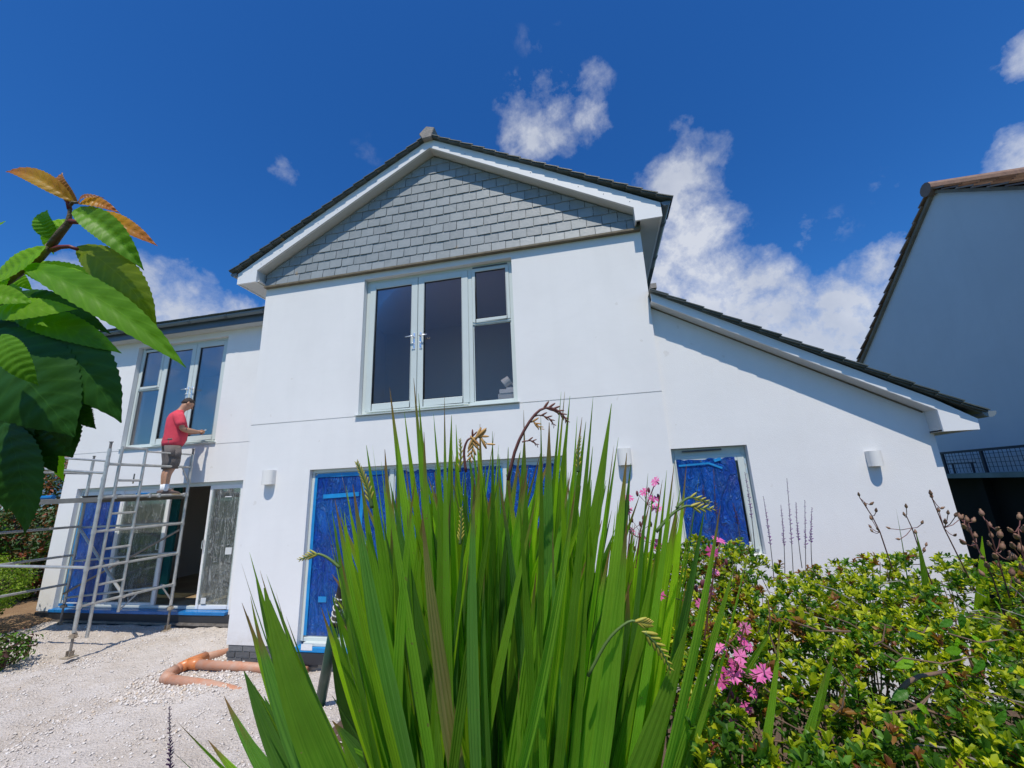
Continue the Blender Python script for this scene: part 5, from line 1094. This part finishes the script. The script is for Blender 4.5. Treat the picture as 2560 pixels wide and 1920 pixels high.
ob = b.build('lichen_twigs', M_['paletwig'], hg); ob.location = -hg.location; ob['kind'] = 'stuff'
for pts, r in (([(2243,1735),(2270,1705),(2300,1690),(2360,1680)], .007), ([(2240,1738),(2300,1770),(2360,1790),(2420,1780),(2490,1800),(2560,1850)], .004)):
    ob = MB().tube([at(u, v, 1.12) for u, v in pts], [r*(1-.5*i/len(pts)) for i in range(len(pts))], 8).build('bare_branch', M_['twig'], hg, smooth=True); ob.location = -hg.location
# climbing plant with large leaves over the front of the hedge
vn = tag(empty('climbing_plant', (6.0, -4.3, .5)), 'trailing climber with larger bright leaves at the bottom right corner', 'plant')
for i in range(60):
    u = random.uniform(1830, 2640); v = random.uniform(1640, 2000) if random.random() < .75 else random.uniform(1480, 1640)
    if (v < 1640 and u < 2250) or (v < 1780 and u < 2200 and random.random() < .6): continue
    w = random.uniform(1.0, 1.15); p = at(u, v, w); d = (RT*random.uniform(-1, 1)-UP*random.uniform(-.3, 1)).normalized(); L = random.uniform(.02, .055)*(1.25 if u > 2300 and v > 1750 else 1)
    nr = (-FW*random.uniform(.3, 1)+Vector((0, 0, 1))*random.uniform(.3, 1)+RT*random.uniform(-.5, .5)).normalized()
    add_leaf(vn, p, p+d*L*.5+nr*.006, p+d*L, L*random.uniform(.36, .5), nr, random.choice(('vine', 'vine', 'cherryl', 'cherry')), prof='cherry', nu=16, nv=6, fold=.3, serr=.06, curl=-.2, corr=.0008)
b = MB()
for i in range(26):
    u = random.uniform(1830, 2600); v = random.uniform(1560, 1900); p = at(u, v, 1.08); d = RT*random.uniform(-.2, .2)+UP*random.uniform(-.1, .1)
    b.tube([p, p+d*.5-UP*.01-FW*.01, p+d], [.0022, .002, .0012], 5)
ob = b.build('stems', M_['twig'], vn); ob.location = -vn.location; ob['kind'] = 'stuff'

# ---- red campion with pink flowers
def flower(par, c, s, ax):
    ax = ax.normalized(); a = ax.orthogonal().normalized(); b_ = ax.cross(a); mb = MB()
    for k in range(5):
        th = 2*math.pi*k/5+random.uniform(-.15, .15); d = a*math.cos(th)+b_*math.sin(th); sd = ax.cross(d)
        vs = [c, c+d*s*.45+sd*s*.26+ax*s*.05, c+d*s*.98+sd*s*.42+ax*s*.02, c+d*s*.80+ax*s*.06, c+d*s*.98-sd*s*.42, c+d*s*.45-sd*s*.26+ax*s*.05]
        mb.add(vs, [(0, 1, 2, 3), (0, 3, 4, 5)])
    ob = mb.build('flower', M_['pink'], par); ob.location = -par.location
    ob = MB().sphere(c-ax*s*.5, s*.22, s*.22, s*.5, 7, 5, axis=ax).build('calyx', M_['calyx'], par, smooth=True); ob.location = -par.location
def campion(stem, w, fl, label, s=.020):
    P = [at(u, v, w) for u, v in stem]; o = empty('campion_plant', (P[0].x, P[0].y, P[0].z)); tag(o, label, 'flower', 'pink campion plants among the sword leaves')
    b = MB().tube(P, [.003*(1-.5*i/len(P)) for i in range(len(P))], 6)
    for (u, v) in fl:
        c = at(u, v, w+random.uniform(-.05, .05)); nearest = min(P, key=lambda q: (q-c).length); b.tube([nearest, (nearest+c)*.5-Vector((0, 0, .01)), c], .0013, 5)
        flower(o, c, s*random.uniform(.8, 1.15), -FW*random.uniform(.3, 1)+Vector((random.uniform(-.6, .6), 0, random.uniform(.2, 1))))
    for k in range(7):
        q = random.choice(P[:-1]); d = (RT*random.uniform(-1, 1)+Vector((0, 0, .6))).normalized()*.05; b.tube([q, q+d], .001, 4); bb = MB().sphere(q+d, .005, .005, .011, 6, 4).build('flower_bud', M_['calyx'], o, smooth=True); bb.location = -o.location
    ob = b.build('stem', M_['rstem'], o); ob.location = -o.location
campion([(1590,1420),(1600,1330),(1618,1260),(1635,1215)], 1.5, [(1638,1204),(1634,1247),(1610,1230),(1640,1270)], 'slim pink campion with blooms level with the wall light behind the leaf tips')
campion([(1560,1480),(1568,1400),(1575,1330),(1572,1260)], 1.55, [(1580,1328),(1572,1245),(1570,1275),(1605,1340),(1640,1360),(1556,1395)], 'pink campion close beside the last tall sword leaves of the big clump')
campion([(1760,1600),(1775,1500),(1785,1430),(1795,1370)], 1.25, [(1797,1350),(1780,1378),(1784,1428),(1772,1475),(1650,1487),(1752,1510)], 'pink campion in front of the small blue filmed window')
campion([(1780,1900),(1810,1780),(1840,1680),(1860,1560)], 1.15, [(1863,1570),(1855,1600),(1800,1620),(1830,1660),(1835,1690),(1815,1680),(1805,1705),(1770,1730),(1895,1690),(1910,1680),(1865,1770),(1840,1815),(1880,1730),(1790,1845),(1850,1640),(1845,1665),(1870,1615),(1740,1790)], 'densest pink campion at the left end of the hedge', .020)

# ---- seed-headed campion and toadflax spikes
def seedplant(stem, w, heads, label, s=.012, grp='brown seed headed stems above the hedge'):
    P = [at(u, v, w) for u, v in stem]; o = empty('seedhead_plant', P[0]); tag(o, label, 'plant', grp)
    st = MB().tube(P, [.0026*(1-.5*i/len(P)) for i in range(len(P))], 6)
    for (u, v) in heads:
        c = at(u, v, w+random.uniform(-.04, .04)); q = min(P, key=lambda q_: (q_-c).length+.6*max(0, q_.z-c.z+.01)); ax = (c-q+Vector((0, 0, .05))).normalized()
        st.tube([q, (q+c)*.5-Vector((0, 0, .006)), c], .0014, 5); k = s*random.uniform(.8, 1.2); k *= .72
        q8 = MB().loft([(c, ax.orthogonal(), ax.cross(ax.orthogonal()), k*.3, k*.3), (c+ax*k*.6, ax.orthogonal(), ax.cross(ax.orthogonal()), k*.62, k*.62), (c+ax*k*1.3, ax.orthogonal(), ax.cross(ax.orthogonal()), k*.52, k*.52), (c+ax*k*1.9, ax.orthogonal(), ax.cross(ax.orthogonal()), k*.2, k*.2), (c+ax*k*2.05, ax.orthogonal(), ax.cross(ax.orthogonal()), k*.3, k*.3)], 8).build('seed_head', M_['seed'], o, smooth=True); q8.location = -o.location
    ob = st.build('stem', M_['rstem'], o); ob.location = -o.location
seedplant([(2230,1420),(2200,1330),(2180,1290),(2150,1245)], 1.75, [(2148,1240),(2175,1262),(2165,1265),(2190,1280),(2180,1300),(2195,1325),(2182,1330),(2178,1320)], 'brown seed stem against the white wall, farthest left of the seed heads')
seedplant([(2330,1460),(2300,1380),(2280,1320),(2266,1290)], 1.75, [(2266,1270),(2262,1290),(2304,1310),(2226,1322),(2250,1348),(2290,1335),(2315,1365),(2310,1380)], 'short brown seed stem in the middle of the white wing wall')
seedplant([(2440,1480),(2400,1400),(2360,1320),(2330,1245)], 1.6, [(2328,1238),(2330,1245),(2352,1272),(2348,1280),(2370,1286),(2388,1292),(2364,1310),(2402,1296),(2385,1340)], 'tallest brown seed stem before the wing corner', .013)
seedplant([(2520,1560),(2480,1440),(2440,1360),(2410,1300)], 1.5, [(2404,1300),(2420,1306),(2432,1305),(2412,1320),(2425,1330),(2440,1345),(2440,1370),(2412,1360),(2455,1395),(2470,1420),(2460,1440)], 'reddish seed stem at the edge of the dark undercroft', .016)
seedplant([(2560,1600),(2520,1480),(2490,1380),(2465,1300)], 1.45, [(2457,1290),(2475,1318),(2490,1325),(2480,1345),(2500,1345),(2476,1365),(2505,1375),(2490,1395),(2520,1400),(2500,1420),(2530,1440)], 'red brown seed stem in front of the dark undercroft', .017)
seedplant([(2640,1600),(2590,1480),(2560,1400),(2545,1320)], 1.4, [(2550,1300),(2530,1330),(2545,1345),(2560,1330),(2535,1370),(2555,1380),(2540,1400),(2560,1430),(2550,1460)], 'red brown seed stem at the very right edge', .018)
def toadflax(u0, v0, u1, v1, w, label, m='purple', nb_=60, s=.0085, grp='thin purple flower spikes above the hedge'):
    p0, p1 = at(u0, v0, w), at(u1, v1, w); o = empty('toadflax', p0); tag(o, label, 'flower', grp); pm = (p0+p1)*.5+RT*random.uniform(-.012, .012)
    Q = [p0*(1-t)**2+pm*2*t*(1-t)+p1*t*t for t in [i/10 for i in range(11)]]
    ob = MB().tube(Q, [.0022*(1-.6*i/10) for i in range(11)], 5).build('stem', M_['greystem'], o); ob.location = -o.location; b = MB()
    for i in range(nb_):
        t = .42+.58*i/nb_; p = p0*(1-t)**2+pm*2*t*(1-t)+p1*t*t; th = i*2.4; d = (RT*math.cos(th)+FW*math.sin(th)+UP*.8).normalized(); k = s*(1.25-t*.9)*random.uniform(.4, 1.25)
        b.sphere(p+d*k*.9, k*.3, k*.3, k*.8, 5, 4, axis=d)
    ob = b.build('florets', M_[m], o); ob.location = -o.location
TF = [(1935,1450,1908,1240,'leftmost thin purple spike beside the small window'),(1962,1440,1952,1262,'second purple spike right of the small window'),(1985,1480,1967,1195,'tallest thin purple spike on the white wing wall'),(2005,1420,1990,1255,'thin purple spike just right of the tallest one'),
      (2015,1460,2012,1250,'slender purple spike between two others on the wing wall'),(2030,1420,2030,1268,'rightmost thin purple spike on the wing wall'),(1888,1380,1862,1180,'purple spike along the right jamb of the small window'),(1800,1370,1784,1172,'reddish purple spike across the small blue window'),(1765,1300,1757,1212,'short reddish spike across the small blue window'),(1850,1350,1832,1258,'low purple spike at the lower right of the small blue window')]
for i, (a, b_, c, d, lb) in enumerate(TF): toadflax(a, b_, c, d, 2.05 if i < 6 else 1.9, lb, 'spike' if i in (7, 8, 9) else 'purple')
toadflax(432, 2060, 424, 1765, 1.5, 'single dark purple spike standing before the gravel at bottom left', 'spike', 90, .011, None)
# ground cover on the bank below the clump
P = []; Nn = []
for i in range(9000):
    x = rng.uniform(2.7, 5.6); y = rng.uniform(-4.6, -2.0)
    if math.hypot(max(4.0-x, 0), max(y+3.2, 0)) > .95 or mnoise.noise(Vector((x*4, y*4, 0))) < -.1: continue
    P.append((x, y, gz(x, y)+rng.random()*.12)); Nn.append((rng.normal()*.4, rng.normal()*.4, 1))
o = leaf_soup('ground_cover', np.array(P), np.array(Nn), .032, ['hedgeg', 'vine', 'hedge'], None, weights=[.6, .2, .2]); tag(o, 'low green ground cover on the bank under the sword leaves', 'ground cover', kind='stuff')

# ---- shrubs at the left of the plot
def bush(name, label, cx, cy, z0, rx, ry, h, mats, wts, n, size, cat='shrub', trunk=True):
    o = tag(empty(name, (cx, cy, z0)), label, cat); P = []; Nn = []
    sd_ = random.random()*50
    while len(P) < n:
        d = rng.normal(size=3); d /= np.linalg.norm(d); r = 1-.35*rng.random()**1.5
        r *= 1+.28*mnoise.noise(Vector(tuple(d*2.2+sd_)))+.15*mnoise.noise(Vector(tuple(d*5+sd_)))
        if mnoise.noise(Vector(tuple(d*4.5*r+sd_*2))) < -.22: continue
        P.append((d[0]*rx*r, d[1]*ry*r, h*.52+d[2]*h*.5*r)); Nn.append(d+rng.normal(size=3)*.5+np.array([0, 0, .4]))
    f = leaf_soup('foliage', np.array(P), np.array(Nn), size, mats, o, weights=wts); f['kind'] = 'stuff'
    b = MB()
    for k in range(14):
        th = random.uniform(0, 6.28); q = Vector((math.cos(th)*rx*.6, math.sin(th)*ry*.6, h*random.uniform(.5, .85))); b.tube([(random.uniform(-.1, .1), random.uniform(-.1, .1), -.1), q*.5+Vector((0, 0, .1)), q], [.03, .018, .006], 6)
    b.build('stems', M_['twig'], o); return o
bush('photinia_shrub', 'tall red and green shrub behind the scaffold at the left end of the house', -8.1, 2.6, -.2, 1.25, 1.3, 3.25, ['photinia', 'darkb'], [.72, .28], 9000, .09)
bush('dark_shrub', 'dark green shrub at the house corner behind the scaffold', -7.3, 3.3, -.3, .9, 1.0, 2.5, ['darkb', 'hedgeg'], [.6, .4], 7000, .07)
bush('dark_shrub', 'deep shaded shrub at the far left edge behind the scaffold', -7.9, 1.0, -.3, .8, 1.1, 2.1, ['darkb', 'hedgeg'], [.7, .3], 6000, .07)
bush('lime_shrub', 'lime green shrub crossing the scaffold legs at the left edge', -5.75, .55, .0, .62, .62, 1.05, ['limeb', 'hedgeg'], [.8, .2], 6000, .045)
bush('purple_shrub', 'low purple tinged plant on the soil at the left edge near the scaffold foot', -3.3, -.42, -.24, .36, .36, .40, ['purpleb', 'hedgeg'], [.55, .45], 900, .06)
bush('low_shrub', 'small reddish plant under the lime shrub beside the gravel', -5.6, .2, -.2, .5, .45, .5, ['purpleb', 'photinia', 'limeb'], [.4, .4, .2], 1500, .05)
